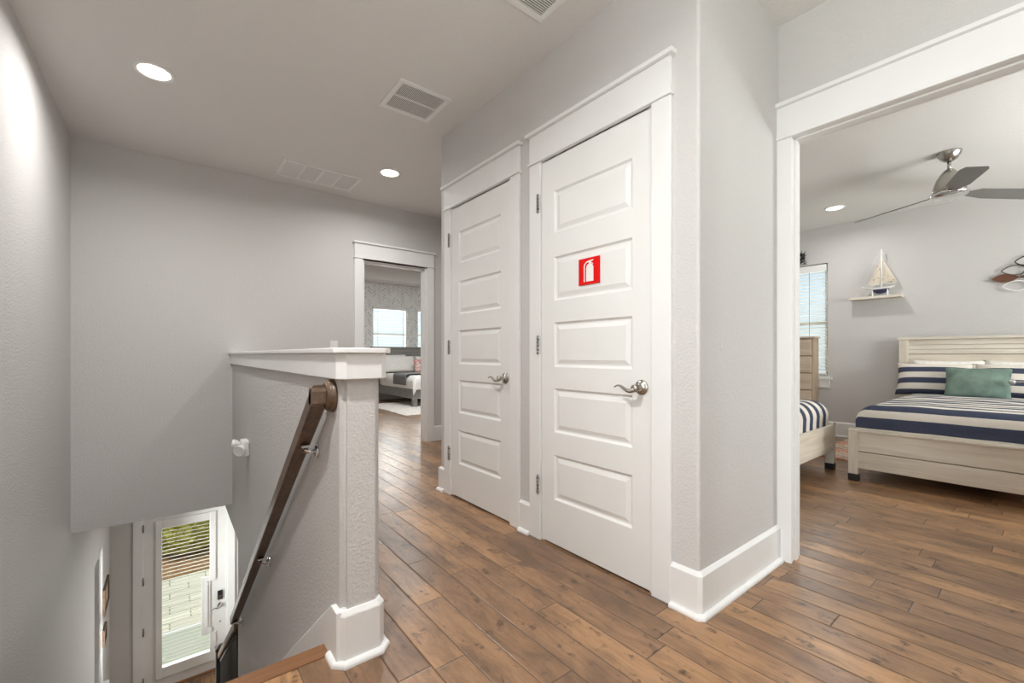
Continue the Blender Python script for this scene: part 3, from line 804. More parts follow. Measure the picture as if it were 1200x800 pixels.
# pictures on the left wall at the entry
def picture(y0, y1, z0, z1, label, col):
    t = thing('picture_frame', label, 'picture', (XL, (y0+y1)/2, z0))
    bm = nb(); fwd = .03
    for a in ((y0, y1, z0, z0+fwd), (y0, y1, z1-fwd, z1), (y0, y0+fwd, z0+fwd, z1-fwd), (y1-fwd, y1, z0+fwd, z1-fwd)): box(bm, XL+.0005, XL+.022, *a)
    link_obj('frame', bm, RAILW, t)
    bm = nb(); box(bm, XL+.001, XL+.010, y0+.02, y1-.02, z0+.02, z1-.02); link_obj('print', bm, col, t)
PRINT1 = cloth('sepia_print', (150, 120, 92), (214, 202, 184), 5.); PRINT2 = cloth('grey_print', (120, 116, 110), (206, 202, 196), 5.)
picture(6.74, 7.22, -1.94, -1.64, 'dark framed brown picture beside the low stairwell window', PRINT1)
picture(6.72, 6.96, -2.27, -2.09, 'small grey picture hung below the brown picture near the front door', PRINT2)

# ------------------------------------------------------------------ front door
d = bpy.data.objects.new('door_3', None); C.objects.link(d); d.location = (.183, YF, ZF); d['kind'] = 'structure'; tag(d, 'white front door with full glass and enclosed blinds at the foot of the stairs', 'door')
yd = YF+.012
bm = nb(); fd = fY(yd)
D0, D1, DZ0, DZ1 = -.2675, .6375, ZF+.012, -1.013
wall_open(bm, fd, .045, D0, D1, DZ0, DZ1, [(-.082, .452, -3.178, -1.294)]); link_obj('door_slab', bm, DOORM, d)
bm = nb()
def fr(u0, u1, z0, z1, w=.022): mbox(bm, fd, u0, u1, 0, w, z0, z1)
fr(-.147, -.08, -3.315, -1.19); fr(.45, .518, -1.75 if False else -2.10, -1.19); fr(.45, .518, -3.315, -2.92); fr(-.08, .45, -1.296, -1.19); fr(-.08, .45, -3.315, -3.176)
fr(.352, .455, -2.92, -2.10, .018)      # jog around the lock
fr(.395, .425, -2.80, -2.17, .034)      # raised slider track
fr(.425, .518, -2.17, -2.10); fr(.425, .47, -2.92, -2.84)
link_obj('lite_frame', bm, WHITE, d, bevel=.004)
bm = nb(); mbox(bm, fd, -.084, .454, -.028, -.024, -3.18, -1.292); link_obj('glass', bm, GLASS, d)
bm = nb(); z = -1.31; 
while z > -3.17:
    u1 = .452 if (z > -2.10 or z < -2.92) else .353
    a = .010; tl = math.radians(-6)
    mbox(bm, lambda u, w, zz: fd(u, w-.013, zz+(w)*math.tan(tl)), -.08, u1, -a, a, z, z+.0035); z -= .0505
link_obj('blind_slats', bm, plain('blind_slat_cream', (196, 192, 172), .6), d)
bm = nb(); mbox(bm, fd, .54, .60, 0, .022, -2.48, -2.35); link_obj('keypad_lock', bm, BLACK, d, bevel=.006)
bm = nb(); mbox(bm, fd, .552, .588, .02, .027, -2.46, -2.415); link_obj('keypad_plate', bm, CHROME, d, bevel=.003)
bm = nb(); lathe(bm, [(.034, yd), (.034, yd-.008), (.016, yd-.014), (.012, yd-.05), (.014, yd-.06), (.005, yd-.063)], (.571, 0, -2.56), 'y', 24)
tube(bm, [(.571, yd-.055, -2.56), (.54, yd-.055, -2.575), (.50, yd-.055, -2.565), (.455, yd-.055, -2.585)], [.011, .010, .008, .005], 10)
link_obj('door_handle', bm, NICKEL, d)
bm = nb(); lathe(bm, [(.012, yd), (.011, yd-.006), (.004, yd-.008)], (.571, 0, -2.80), 'y', 14); link_obj('thumb_turn', bm, NICKEL, d)
for z in (-1.25, -1.95, -2.62, -3.28):
    bm = nb(); box(bm, -.282, -.266, YF-.012, YF+.004, z-.05, z+.05); lathe(bm, [(.008, z-.05), (.008, z+.05)], (-.272, YF-.014, 0), 'z', 12); link_obj('hinge', bm, HINGE, d)
bm = nb(); mbox(bm, fY(YF), -.285, .655, -.15, .03, ZF-.0, ZF+.012)
struct('trim_14', bm, NOSEW, 'wooden threshold of the front door', 'trim')

# ------------------------------------------------------------------ outside the front door
ZG = -3.62
bm = nb(); box(bm, -40, 60, YF+.16, 70, ZG-.2, ZG-.05); box(bm, -40, XL-.2, -40, YF+.16, ZG-.2, ZG-.05); box(bm, XF+.6, 60, -40, YF+.16, ZG-.2, ZG-.05); box(bm, XL-.2, XF+.6, -40, YR-.3, ZG-.2, ZG-.05)
struct('ground', bm, GRASS, 'pale lawn around the house', 'ground')
bm = nb(); box(bm, -2.5, 4., YF+.15, 9.0, ZG-.05, ZG+.12); struct('porch', bm, PORCHM, 'front porch deck outside the glass door', 'porch')
bm = nb(); box(bm, -2.5, 4., 9.0, 9.25, ZG-.05, ZG+.04); struct('porch_step', bm, WHITE, 'white edge of the porch step', 'step')
bm = nb(); box(bm, -4, 6., 9.25, 11.5, ZG-.05, ZG); struct('walkway', bm, PAVE, 'pale paver walkway outside the front door', 'walkway')
bm = nb(); box(bm, -6, 8., 11.5, 13.2, ZG-.05, ZG+.02); struct('planting_bed', bm, MULCH, 'brown mulch bed beyond the walkway', 'ground')
def shrub(x, y, r, h, label, seed):
    rnd = random.Random(seed); bm = nb()
    for i in range(700):
        a, b = rnd.uniform(0, 2*PI), math.acos(rnd.uniform(-.3, 1)); q = rnd.uniform(.75, 1.05)
        p = Vector((x+r*q*math.sin(b)*math.cos(a), y+r*q*math.sin(b)*math.sin(a), ZG+h*.4+h*.6*q*math.cos(b)))
        d1 = Vector((rnd.uniform(-1, 1), rnd.uniform(-1, 1), rnd.uniform(-.5, 1))).normalized(); d2 = d1.orthogonal().normalized(); s = rnd.uniform(.07, .14)
        bm.faces.new([bm.verts.new(p+d1*s), bm.verts.new(p+d2*s*.4), bm.verts.new(p-d1*s), bm.verts.new(p-d2*s*.4)])
    q0 = len(bm.verts)
    lathe(bm, [(.02, ZG), (r*.8, ZG+h*.12), (r*.92, ZG+h*.45), (r*.7, ZG+h*.8), (r*.2, ZG+h*.97)], (x, y, 0), 'z', 16)
    o = link_obj('shrub', bm, LEAF); tag(o, label, 'shrub', 'shrubs outside the front door'); return o
shrub(-1.3, 12.75, .75, 1.1, 'yellow-green shrub seen at the left through the front door glass', 1)
shrub(.35, 13.0, .8, 1.25, 'yellow-green shrub seen at the right through the front door glass', 2)

# ------------------------------------------------------------------ right bedroom: bed
def pillow_mesh(bm, w, h, t, n=22, pinch=.06, seed=0, wob=.012):
    """cushion in local XZ... x thickness, y width, z height (0..h)"""
    def prof(u, v): return max(0., (1-abs(u)**2.6))**.55*max(0., (1-abs(v)**2.6))**.55
    for sgn in (-1, 1):
        def fn(a, b):
            u, v = a*2-1, b*2-1
            k = 1-pinch*(1-abs(u)**2)*abs(v)**3; k2 = 1-pinch*(1-abs(v)**2)*abs(u)**3
            yy, zz = u*w/2*k2, v*h/2*k
            nz = noise.noise(Vector((yy*6+seed, zz*6, seed*1.7+sgn)))*wob
            return (sgn*(t/2*prof(u, v)+nz*prof(u, v)+.004), yy, h/2+zz)
        grid(bm, n, n, fn)
    bmesh.ops.remove_doubles(bm, verts=bm.verts, dist=.0085*0+.0001)
def pillow(name, label, cat, loc, w, h, t, mat, lean, rz=0., group=None, seed=0):
    bm = nb(); pillow_mesh(bm, w, h, t, seed=seed)
    bmesh.ops.recalc_face_normals(bm, faces=bm.faces)
    me = bpy.data.meshes.new(name); bm.to_mesh(me); bm.free(); me.materials.append(mat)
    o = bpy.data.objects.new(name, me); C.objects.link(o); o.location = loc
    o.rotation_euler = (0, lean, rz)
    s = o.modifiers.new('weld', 'WELD'); s.merge_threshold = .009
    return tag(o, label, cat, group)

BL, BW = 2.2, 1.40     # local: x from foot 0 to head BL, y centred
def make_bed(label):
    t = thing('bed', label, 'bed', (0, 0, 0), 0, 'whitewashed wooden beds')
    hw = BW/2
    bm = nb()      # footboard with two planks
    box(bm, .012, .045, -hw+.06, hw-.06, .108, .245); box(bm, .012, .045, -hw+.06, hw-.06, .251, .412); box(bm, -.006, .058, -hw, hw, .412, .43)
    link_obj('footboard', bm, BEDW_Y, t, True, bevel=.003)
    bm = nb()
    box(bm, BL-.05, BL-.012, -hw+.03, hw-.03, .25, .86); 
    for z0, z1 in ((.866, 1.055), (1.061, 1.11), (1.114, 1.16), (1.164, 1.222)): box(bm, BL-.052, BL-.012, -hw+.03, hw-.03, z0, z1)
    box(bm, BL-.075, BL-.0, -hw-.05, hw+.05, 1.222, 1.25)
    link_obj('headboard', bm, BEDW_Y, t, True, bevel=.003)
    for s in (-1, 1):
        bm = nb(); box(bm, .045, BL-.06, s*hw-(.03 if s > 0 else 0), s*hw+(0 if s > 0 else .03), .18, .41); link_obj('side_rail', bm, BEDW_X, t, True, bevel=.003)
    for s in (-1, 1):
        bm = nb(); y0, y1 = sorted((s*hw, s*(hw-.066))); box(bm, 0, .06, y0, y1, .057, .428); g = link_obj('leg', bm, BEDW_Z, t, True, bevel=.003)
        bm = nb(); box(bm, -.001, .061, y0-.001, y1+.001, 0, .057); link_obj('foot_cap', bm, BLACK, g, True)
        bm = nb(); y0, y1 = sorted((s*(hw+.04), s*(hw-.04))); box(bm, BL-.07, BL-.004, y0, y1, 0, 1.222); link_obj('leg', bm, BEDW_Z, t, True, bevel=.003)
    bm = nb(); box(bm, .08, BL-.08, -.03, .03, .14, .18); box(bm, 1.0, 1.06, -.03, .03, 0, .14); link_obj('support_beam', bm, DARK, t, True)
    bm = nb(); box(bm, .10, 2.12, -hw+.075, hw-.075, .19, .56)
    bmesh.ops.bevel(bm, geom=[e for e in bm.edges], offset=.06, segments=4, affect='EDGES')
    for f_ in bm.faces: f_.smooth = True
    link_obj('mattress', bm, MATT, t, True)
    return t
def make_cover(mat, label):
    bm = nb(); hw = BW/2
    NU, NV = 60, 44
    prof = []
    r = .13; top = .63
    # cross profile (d from edge outward -> (offset, z)); param p: 0 hem .. 1 flat
    def edge(p):
        if p < .35: return (0.0+.004*math.sin(p*9), .30+(top-r-.30)*(p/.35))
        a = (p-.35)/.65*PI/2
        return (r*(1-math.cos(a)), top-r+r*math.sin(a))
    def fn(a, b):
        # a along x: 0..1 foot -> head; b across y
        ea = min(1., a/.22); xo, zx = edge(ea)
        x = .05+xo if a < .22 else .05+r+(a-.22)/.78*(2.08-.05-r)
        if b < .25: eb = b/.25; yo, zy = edge(eb); y = -hw+.038+yo
        elif b > .75: eb = (1-b)/.25; yo, zy = edge(eb); y = hw-.038-yo
        else: eb = 1; zy = top; y = -hw+.038+r+(b-.25)/.5*(2*(hw-.038-r))
        if a >= .22: zx = top
        z = min(zx, zy) if (eb < 1 or ea < 1) else top
        if eb < 1 and ea < 1: z = top-math.sqrt((top-zx)**2*.6+(top-zy)**2*.6); z = min(z, zx, zy)
        z += .012*math.cos((y/hw)*1.4)*(1 if z > .5 else 0)+noise.noise(Vector((x*5, y*5, 1.)))*.008
        return (x, y, z)
    grid(bm, NU, NV, fn)
    o = bpy.data.objects.new('coverlet', None)
    bmesh.ops.recalc_face_normals(bm, faces=bm.faces)
    me = bpy.data.meshes.new('coverlet'); bm.to_mesh(me); bm.free(); me.materials.append(mat)
    bpy.data.objects.remove(o)
    o = bpy.data.objects.new('coverlet', me); C.objects.link(o)
    return tag(o, label, 'coverlet', 'striped coverlets on the beds')
bed1 = make_bed('whitewashed wooden bed with headboard against the far wall and green pillow')
cov1 = make_cover(STR_BED, 'navy and cream striped coverlet under the sage green pillow')
Yc1 = 1.083-BW/2
bed1.location = (4.475, Yc1, 0); cov1.location = (4.475, Yc1, 0)
bed2 = copy_tree(bed1); bed2['label'] = 'whitewashed wooden bed beside the door frame, its foot toward the other bed'
Yc2 = 1.255+BW/2
bed2.location = (4.80, Yc2, 0); bed2.rotation_euler = (0, 0, PI)
cov2 = cov1.copy(); C.objects.link(cov2); cov2['label'] = 'navy and cream striped coverlet on the bed beside the door frame'
cov2.location = (4.80, Yc2, 0); cov2.rotation_euler = (0, 0, PI)
cov2.material_slots[0].link = 'OBJECT'; cov2.material_slots[0].material = STR_BED2

pz0 = .632
pillow('pillow', 'white pillow behind the left striped pillow', 'pillow', (6.50, .72, pz0), .56, .37, .13, LINEN, .22, seed=1)
pillow('pillow', 'white pillow behind the striped pillow at the right edge', 'pillow', (6.50, .16, pz0), .56, .37, .13, LINEN, .22, seed=2)
pillow('pillow', 'navy and cream striped pillow at the left of the headboard', 'pillow', (6.335, .81, pz0-.02), .60, .37, .17, STR_PIL, .36, group='striped pillows', seed=3)
pillow('pillow', 'navy and cream striped pillow right of the green pillow', 'pillow', (6.335, .21, pz0-.02), .60, .37, .17, STR_PIL, .36, group='striped pillows', seed=4)
pillow('throw_pillow', 'sage green velvet throw pillow leaning on the striped pillows', 'pillow', (6.14, .475, pz0-.02), .46, .34, .13, GREEN, .42, seed=5)
# small silver lamp-like rod at the right edge
t = thing('reading_lamp', 'silver rod with rounded end in front of the striped pillow at the right edge', 'lamp', (6.12, .1, .62))
bm = nb(); tube(bm, [(6.12, .235, .80), (6.12, .22, .80), (6.12, .12, .802), (6.12, -.12, .805)], [.012, .010, .010, .010], 10); link_obj('rod', bm, NICKEL, t)
bm = nb(); lathe(bm, [(.006, .272), (.02, .262), (.026, .246), (.022, .23), (.012, .222)], (6.12, 0, .80), 'y', 16); link_obj('rounded_end', bm, CHROME, t)
bm = nb(); tube(bm, [(6.12, -.12, .805), (6.12, -.14, .80), (6.12, -.14, .64)], .010, 10); link_obj('upright', bm, NICKEL, t)

# patterned rug between the beds
bm = nb(); box(bm, 5.25, 6.55, 1.05, 1.6, .001, .012)
tag(link_obj('area_rug', bm, RUGP), 'orange and cream patterned rug on the floor between the two beds', 'rug')

# chest of drawers
t = thing('chest_of_drawers', 'pale oak chest of drawers in front of the bedroom window', 'dresser', (6.57, 2.33, 0))
dx0, dx1, dy0, dy1, dzt = 6.48, 6.71, 1.925, 2.74, 1.29
bm = nb(); box(bm, dx0+.008, dx1, dy0+.012, dy1-.012, .10, dzt-.022); link_obj('carcass', bm, DRESD, t, bevel=.003)
bm = nb(); box(bm, dx0-.012, dx1, dy0-.006, dy1+.006, dzt-.022, dzt); link_obj('top', bm, DRESW, t, bevel=.003)
for i in range(5):
    z1 = dzt-.045-i*.221; z0 = z1-.200
    bm = nb(); box(bm, dx0-.006, dx0+.01, dy0+.03, dy1-.03, z0, z1); dr = link_obj('drawer', bm, DRESW, t, bevel=.004)
    for yy in (2.085, 2.59):
        bm = nb(); lathe(bm, [(.007, dx0-.005), (.007, dx0-.018), (.014, dx0-.022), (.014, dx0-.03), (.006, dx0-.033)], (0, yy, (z0+z1)/2), 'x', 12); link_obj('knob', bm, BLACK, dr)
for xx in (dx0+.01, dx1-.07):
    for yy in (dy0+.012, dy1-.072):
        bm = nb(); box(bm, xx, xx+.06, yy, yy+.06, 0, .10); link_obj('leg', bm, DRESW, t)

# dark feathery wall ornament above the window
t = thing('wall_ornament', 'dark feathery ornament above the bedroom window, half hidden by the door frame', 'wall ornament', (XF-.01, 2.15, 2.26))
bm = nb(); rnd = random.Random(5)
for i in range(70):
    a = rnd.uniform(-.4, 2.6); q = rnd.uniform(.02, .17)
    p = Vector((XF-.02-rnd.uniform(0, .03), 2.17-.06*rnd.random(), 2.28+.0*q+rnd.uniform(0, .14))); e = p+Vector((-.01, -math.sin(a)*.045, math.cos(a)*.06))
    s = Vector((0, .006, .006)); bm.faces.new([bm.verts.new(p-s), bm.verts.new(e), bm.verts.new(p+s)])
link_obj('feathers', bm, DARK, t)
bm = nb(); tube(bm, [(XF-.012, 2.20, 2.27), (XF-.012, 2.12, 2.285), (XF-.012, 2.08, 2.275)], .004, 8); link_obj('stem', bm, NICKEL, t)

# ------------------------------------------------------------------ shelf, boat
t = bm = nb(); box(bm, 6.625, XF+.001, 1.105, 1.595, 1.728, 1.754)
tag(link_obj('wall_shelf', bm, BEDW_Y, bevel=.002), 'small white floating shelf holding the model sailboat', 'shelf')
xb = 6.685; zsh = 1.754
t = thing('model_sailboat', 'white model sailboat with shell-printed sails on the wall shelf', 'model boat', (xb, 1.3, zsh))
def hull_fn(y0, y1, zt, zb, wmax, sheer=.012):
    def fn(a, b):
        y = y0+(y1-y0)*a; u = a*2-1
        k = max(0., 1-abs(u)**2.4)
        w = wmax*(k**.6); dep = (zt-zb)*(k**.5)
        ang = (b-.5)*PI
        return (xb+w*math.sin(ang), y, zt+sheer*u*u-dep*math.cos(ang))
    return fn
bm = nb(); grid(bm, 24, 12, hull_fn(1.455, 1.165, 1.858, 1.828, .035)); grid(bm, 24, 2, lambda a, b: (xb+(b*2-1)*.035*max(0., 1-abs(a*2-1)**2.4)**.6, 1.455+(1.165-1.455)*a, 1.856+.012*(a*2-1)**2)); link_obj('hull', bm, WHITE, t)
bm = nb(); grid(bm, 20, 10, hull_fn(1.385, 1.215, 1.836, 1.786, .026, .014)); link_obj('keel', bm, plain('navy_hull', (40, 42, 70), .4), t)
bm = nb(); lathe(bm, [(.0095, 1.866), (.009, 2.20), (.007, 2.318)], (xb, 1.293, 0), 'z', 10); link_obj('mast', bm, WHITE, t)
bm = nb(); tube(bm, [(xb, 1.30, 1.895), (xb, 1.16, 1.90)], .004, 8); tube(bm, [(xb, 1.455, 1.878), (xb, 1.50, 1.888)], .003, 8); tube(bm, [(xb, 1.30, 1.90), (xb, 1.43, 1.888)], .003, 8); link_obj('spars', bm, WHITE, t)
def sailm():
    m = Mat('shell_print_sail', .85); v = m.coord(); f_ = m.noise(v, 26., 2.)
    m.col(m.mix(m.ramp(f_, [(.62, (0,0,0,1)), (.66, (1,1,1,1))]), srgb(206, 196, 180), srgb(142, 102, 76))); return m.m
SAIL = sailm()
def sail(pts, bulge):
    bm = nb(); A, B, Cc = [Vector(p) for p in pts]
    grid(bm, 10, 10, lambda a, b: (A+(B-A)*a*(1-b)+(Cc-A)*b)+Vector((-bulge*math.sin(PI*a)*(1-b)*b*2-.002, 0, 0))); return bm
link_obj('main_sail', sail([(xb, 1.285, 1.905), (xb, 1.150, 1.915), (xb, 1.288, 2.215)], .02), SAIL, t)
link_obj('jib_sail', sail([(xb, 1.300, 1.905), (xb, 1.425, 1.90), (xb, 1.300, 2.19)], .02), SAIL, t)
bm = nb(); box(bm, xb-.02, xb+.02, 1.21, 1.41, zsh, zsh+.008)
for yy in (1.375, 1.235): box(bm, xb-.016, xb+.016, yy-.005, yy+.005, zsh+.008, 1.832)
link_obj('stand', bm, WHITE, t)
bm = nb()
for p, q in (((xb, 1.293, 2.31), (xb, 1.495, 1.888)), ((xb, 1.293, 2.31), (xb, 1.165, 1.885))): tube(bm, [p, q], .0012, 5)
link_obj('rigging', bm, WHITE, t)

# ------------------------------------------------------------------ fish wall sculpture
t = thing('fish_wall_sculpture', 'metal wall sculpture of a school of fish at the right edge', 'wall art', (XF, .1, 1.83))
def fish_outline(y0, zc, L, h, n=26):
    top = []; bot = []
    for i in range(n+1):
        s = i/n
        body = math.sin(PI*min(1., s/.76))**.8 if s < .76 else 0
        tail = (s-.76)/.24*.75 if s >= .76 else 0
        hh = h/2*max(body, tail, .06)
        top.append((y0-L*s, zc+hh)); bot.append((y0-L*s, zc-hh))
    return top, bot
def fish_solid(y0, zc, L, h, x, mat):
    bm = nb(); tp, bt = fish_outline(y0, zc, L, h); prism(bm, tp+bt[::-1], lambda p, s: (s, p[0], p[1]), x, x+.006); o = link_obj('fish', bm, mat, t); return o
def fish_wire(y0, zc, L, h, x, mat):
    bm = nb(); tp, bt = fish_outline(y0, zc, L, h)
    tube(bm, [(x, p[0], p[1]) for p in tp], .006, 6); tube(bm, [(x, p[0], p[1]) for p in bt], .006, 6); return link_obj('fish', bm, mat, t)
COP = grain('brown_fish_wood', (74, 46, 32), (112, 74, 52), 1, 40., .5); SIL = plain('grey_fish_metal', (120, 118, 114), .4, .6)
xf = XF-.03
fish_solid(.41, 1.838, .245, .088, xf-.01, COP); fish_wire(.338, 1.752, .26, .10, xf, WHITE)
fish_wire(.254, 1.995, .27, .11, xf, IRON); fish_wire(.345, 1.915, .27, .10, xf+.008, SIL); fish_solid(.10, 1.90, .245, .088, xf-.01, COP); fish_wire(.05, 1.79, .26, .10, xf, SIL)
bm = nb()
for p, q in (((.30, 1.80), (.28, 1.86)), ((.22, 1.83), (.17, 1.96)), ((.06, 1.80), (.02, 1.92)), ((.2, 1.84), (.02, 1.9))): tube(bm, [(xf+.006, p[0], p[1]), (xf+.006, q[0], q[1])], .003, 6)
for y, z in ((.25, 1.84), (.02, 1.9)): tube(bm, [(xf, y, z), (XF, y, z)], .003, 6)
link_obj('support_wires', bm, SIL, t)

# ------------------------------------------------------------------ ceiling fan
fx, fy = 5.095, .548
t = thing('ceiling_fan', 'brushed nickel three-blade ceiling fan hanging in the right bedroom', 'ceiling fan', (fx, fy, ZC))
bm = nb(); lathe(bm, [(.078, ZC+.001), (.078, ZC-.006), (.07, ZC-.03), (.05, ZC-.06), (.03, ZC-.074), (.016, ZC-.078)], (fx, fy, 0), 'z', 36); link_obj('canopy', bm, NICKEL, t)
bm = nb(); lathe(bm, [(.0125, ZC-.07), (.0125, 2.58)], (fx, fy, 0), 'z', 16); link_obj('downrod', bm, NICKEL, t)
bm = nb(); lathe(bm, [(.02, 2.60), (.032, 2.59), (.052, 2.565), (.078, 2.52), (.096, 2.47), (.104, 2.425), (.104, 2.405), (.09, 2.402)], (fx, fy, 0), 'z', 36); link_obj('motor_housing', bm, NICKEL, t)
bm = nb(); lathe(bm, [(.10, 2.403), (.121, 2.398), (.121, 2.384), (.112, 2.374), (.08, 2.364), (.04, 2.359), (.01, 2.358)], (fx, fy, 0), 'z', 40); link_obj('hub_cap', bm, CHROME, t)
for ang in (70, 198, 317):
    a = math.radians(ang); u = Vector((math.cos(a), math.sin(a), 0)); v = Vector((-math.sin(a), math.cos(a), 0)); th = math.radians(-16)
    w = v*math.cos(th)+Vector((0, 0, 1))*math.sin(th); nrm = u.cross(w)
    o0 = Vector((fx, fy, 2.400))
    out = [(.08, -.028), (.15, -.034), (.21, -.066), (.62, -.078), (.70, -.060), (.735, .052), (.70, .064), (.30, .060), (.15, .03), (.08, .028)]
    bm = nb(); prism(bm, out, lambda p, s: tuple(o0+u*p[0]*.96+w*p[1]+nrm*s-Vector((0, 0, .045*p[0]))), -.003, .003); link_obj('blade', bm, BLADE, t, bevel=.001)

# ------------------------------------------------------------------ far bedroom
bm = nb(); rnd = random.Random(3)
def rugf(a, b):
    x = 3.2+2.9*a; y = 6.95+2.0*b
    ed = min(a, 1-a, b, 1-b)
    return (x+rnd.uniform(-.03, .03), y+rnd.uniform(-.03, .03), .004+(.028+rnd.uniform(-.008, .008))*min(1, ed*14))
grid(bm, 60, 44, rugf)
o = link_obj('shag_rug', bm, FLUFF); tag(o, 'cream shag rug under the grey bed in the far bedroom', 'rug')
t = thing('bed', 'grey wooden bed with white bedding in the wallpapered far bedroom', 'bed', (4.55, 8.7, 0))
bx0, bx1, by0, by1 = 3.735, 5.35, 7.80, 9.72
zb0 = .034
bm = nb(); box(bm, bx0-.1, bx1+.1, 9.73, 9.79, .2, 1.21); 
for z in (.75, .93, 1.08): box(bm, bx0-.1, bx1+.1, 9.722, 9.731, z, z+.14)
box(bm, bx0-.12, bx1+.12, 9.70, 9.80, 1.20, 1.24); link_obj('headboard', bm, GREYW, t, bevel=.004)
for xx in (bx0-.11, bx1+.03):
    bm = nb(); box(bm, xx, xx+.08, 9.71, 9.79, .0, 1.20); link_obj('leg', bm, GREYW, t)
bm = nb(); box(bm, bx0, bx1, by0, by0+.035, .185, .40); link_obj('footboard', bm, GREYW, t, bevel=.003)
for xx in (bx0, bx1-.035):
    bm = nb(); box(bm, xx, xx+.035, by0+.035, 9.73, .185, .39); link_obj('side_rail', bm, GREYW, t, bevel=.003)
for xx in (bx0, bx1-.085):
    bm = nb(); box(bm, xx, xx+.085, by0, by0+.085, zb0*.9, .19); link_obj('leg', bm, GREYW, t, bevel=.003)
bm = nb(); box(bm, bx0+.05, bx1-.05, by0+.05, by1-.02, .33, .58); bmesh.ops.bevel(bm, geom=list(bm.edges), offset=.05, segments=3, affect='EDGES'); link_obj('mattress', bm, MATT, t)
# duvet: draped grid
def duv(a, b):
    x = bx0-.16+(bx1-bx0+.32)*a; y = by0-.16+(1.72)*b
    top = .635+noise.noise(Vector((x*4, y*4, 0)))*.014
    dx = max(bx0+.02-x, x-bx1+.02, 0); dy = max(by0+.0-y, 0)
    dd = max(dx, dy)
    xx = min(max(x, bx0-.025), bx1+.025); yy = max(y, by0-.03)
    edge_in = min(x-bx0, bx1-x, y-by0)
    if dd > 0:
        k = dd/.18
        drop = k*(.22 if dx > dy else .26)
        if dx > 0 and dy > 0: drop = .2+.24*(min(dx, dy)/.16)+.1*k
        z = .60-drop
    else: z = top-.04*max(0, 1-edge_in/.1)**2
    return (xx+.008*math.sin(y*9), yy+.008*math.sin(x*8), max(z, .16))
bm = nb(); grid(bm, 56, 50, duv)
tag(link_obj('duvet', bm, LINEN), 'white duvet on the grey bed in the far bedroom', 'duvet')
def thr(a, b):
    s = a*1.9; y = 8.05+.62*b
    if s < .20: x, z = bx0-.04, .445+s
    elif s < .26: q = (s-.20)/.06; x, z = bx0-.04+.06*q, .645+.012*math.sin(q*PI/2)
    else: x, z = bx0+.02+(s-.26), .662
    y += (x-bx0)*.16
    return (x, y, z+noise.noise(Vector((x*7, y*7, 2)))*.008)
bm = nb(); grid(bm, 50, 16, thr); o = link_obj('throw_blanket', bm, THROW); sm = o.modifiers.new('sol', 'SOLIDIFY'); sm.thickness = .012; sm.offset = 1
tag(o, 'grey throw blanket laid across the white duvet in the far bedroom', 'blanket')
def fpillow(name, label, x, y, z, w, h, mat, lean, seed):
    return pillow(name, label, 'pillow', (x, y, z), w, h, .18, mat, lean, PI/2+PI, None, seed)
def pil2(name, label, x, y, z, w, h, mat, tilt, seed, th=.18):
    bm = nb(); pillow_mesh(bm, w, h, th, seed=seed)
    R = Matrix.Rotation(-tilt, 4, 'X') @ Matrix.Rotation(PI/2, 4, 'Z')
    bmesh.ops.recalc_face_normals(bm, faces=bm.faces)
    me = bpy.data.meshes.new(name); bm.to_mesh(me); bm.free(); me.materials.append(mat)
    o = bpy.data.objects.new(name, me); C.objects.link(o); o.location = (x, y, z); o.rotation_euler = R.to_euler()
    q = o.modifiers.new('weld', 'WELD'); q.merge_threshold = .009
    return tag(o, label, 'pillow')
pil2('pillow', 'large white pillow against the grey headboard in the far bedroom', 4.20, 9.44, .645, .86, .42, LINEN, .45, 11)
pil2('pillow', 'white pillow behind the large one, at the left against the headboard', 4.02, 9.625, .65, .86, .42, LINEN, .2, 12, .09)
pil2('pillow', 'white pillow hidden partly by the far bedroom door frame', 5.0, 9.50, .64, .70, .42, LINEN, .45, 13)
pil2('throw_pillow', 'small red and white printed cushion on the white far bed', 4.62, 9.13, .645, .40, .34, REDP, .4, 14, .14)

# ------------------------------------------------------------------ lights and world
def area(name, loc, rot, sx, sy, power, col=(1, 1, 1), spread=None):
    l = bpy.data.lights.new(name, 'AREA'); l.shape = 'RECTANGLE'; l.size = sx; l.size_y = sy; l.energy = power; l.color = col
    if spread: l.spread = spread
    o = bpy.data.objects.new(name, l); C.objects.link(o); o.location = loc; o.rotation_euler = rot; return o
area('fill_landing_rear', (.9, YR-.25, 1.6), (PI/2, 0, 0), 1.6, 1.5, 10., (.97, .985, 1))  # added soft fill outside the added rear window
area('fill_landing_left', (XL-.3, -.95, 1.5), (0, -PI/2, 0), 1.6, 1.5, 68., (.97, .985, 1))  # added key lamp from the left, brightens the closet doors
downlight(-.15, .85, 'added fill downlight above the head of the stairs, out of view', 44.)  # added downlight, brightens closet doors and half wall
downlight(.6, -.6, 'added fill downlight behind the camera', 5.)  # extra unseen downlight, weak fill from the rear
area('ceiling_fill_landing', (.3, -.9, 1.5), (PI, 0, 0), .8, .8, 36., (.97, .985, 1))  # added unseen lamp aimed up to brighten the landing ceiling
area('daylight_bedroom', (5.1, YR-.25, 1.6), (PI/2, 0, 0), 1.8, 1.5, 135., (1, .99, .98))
area('ceiling_fill_bedroom', (4.4, -1.6, 1.4), (PI, 0, 0), 1., .8, 58., (.98, .99, 1))  # extra lamp pointing up, lightens the bedroom ceiling from out of view
area('daylight_far_left', (4.13, YW+.3, 1.6), (-PI/2, 0, 0), .9, 1.2, 55., (.97, .99, 1))
area('daylight_far_right', (5.27, YW+.3, 1.6), (-PI/2, 0, 0), .9, 1.2, 55., (.97, .99, 1))
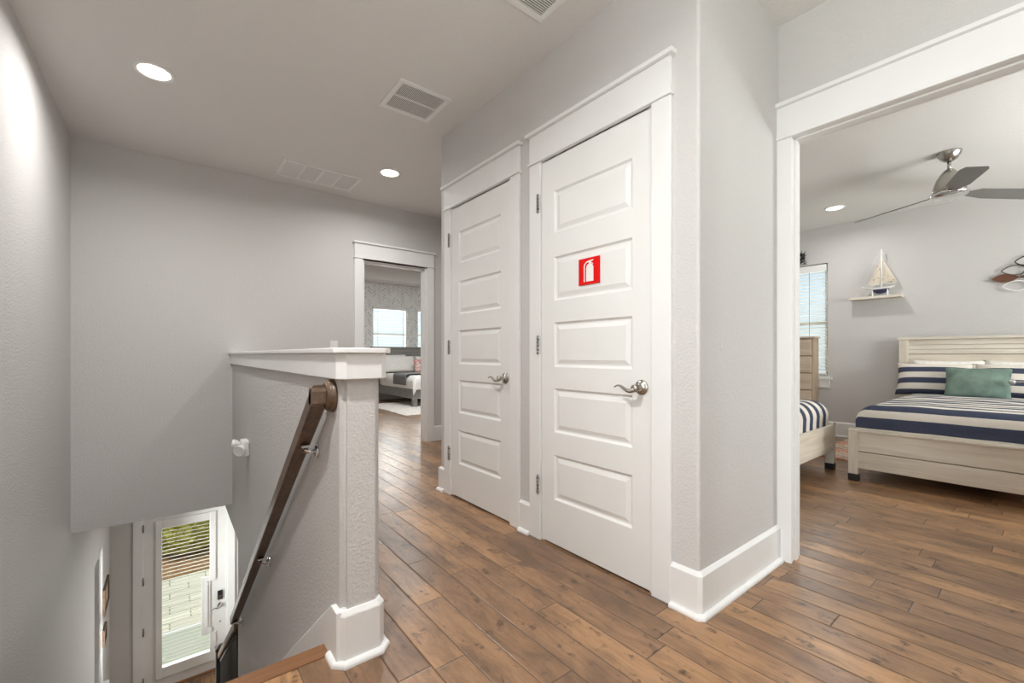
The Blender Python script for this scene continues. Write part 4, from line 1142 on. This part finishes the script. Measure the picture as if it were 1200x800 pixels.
area('daylight_bedroom_side', (XF+.3, 2.3, 1.5), (0, PI/2, 0), 1.4, .9, 16., (.97, .99, 1))
area('daylight_entry', (XL-.35, 6.42, -1.9), (0, -PI/2, 0), 1.5, .65, 120., (1, 1, 1))
area('daylight_door', (.18, YF+.5, -2.1), (-PI/2, 0, 0), .6, 1.9, 45., (1, .99, .96))
area('fill_far_bedroom', (3.6, 6.6, ZC+.2), (0, 0, 0), 1.5, 1.5, 80., (.96, .985, 1))  # added overhead fill inside the tray, brightens the far room
area('entry_area_lamp', (1.6, 6.2, -.4), (0, 0, 0), .8, .8, 24., (1, .97, .93))  # bare area lamp under the entry ceiling, no fixture modelled

w = bpy.data.worlds.new('World'); S.world = w; w.use_nodes = True
nt = w.node_tree; bg = nt.nodes['Background']
sky = nt.nodes.new('ShaderNodeTexSky'); sky.sky_type = 'NISHITA'; sky.sun_disc = False; sky.sun_elevation = math.radians(38); sky.sun_rotation = math.radians(200)
sky.air_density = 1.0; sky.dust_density = 1.5; sky.ozone_density = 1.
mxw = nt.nodes.new('ShaderNodeMix'); mxw.data_type = 'RGBA'; mxw.inputs[0].default_value = .85
mxw.inputs[7].default_value = (2.4, 2.75, 3.1, 1)
nt.links.new(sky.outputs[0], mxw.inputs[6]); nt.links.new(mxw.outputs[2], bg.inputs[0]); bg.inputs[1].default_value = .3
sn = bpy.data.lights.new('sun', 'SUN'); sn.energy = 2.2; sn.angle = .02; sn.color = (1, .93, .82)
so = bpy.data.objects.new('sun', sn); C.objects.link(so); so.rotation_euler = Vector((-.5, .04, .87)).to_track_quat('Z', 'Y').to_euler()

# ------------------------------------------------------------------ camera
F_PX = 505.13
cam = bpy.data.cameras.new('Camera'); co = bpy.data.objects.new('Camera', cam); C.objects.link(co)
cam.sensor_fit = 'HORIZONTAL'; cam.sensor_width = 36.; cam.lens = F_PX/1200*36
cam.shift_y = 15.7/1200
cam.clip_start = .02; cam.clip_end = 300
yaw = math.atan((600-198.82)/F_PX)
co.location = (0, 0, 1.05); co.rotation_euler = (PI/2, 0, -yaw)
S.camera = co
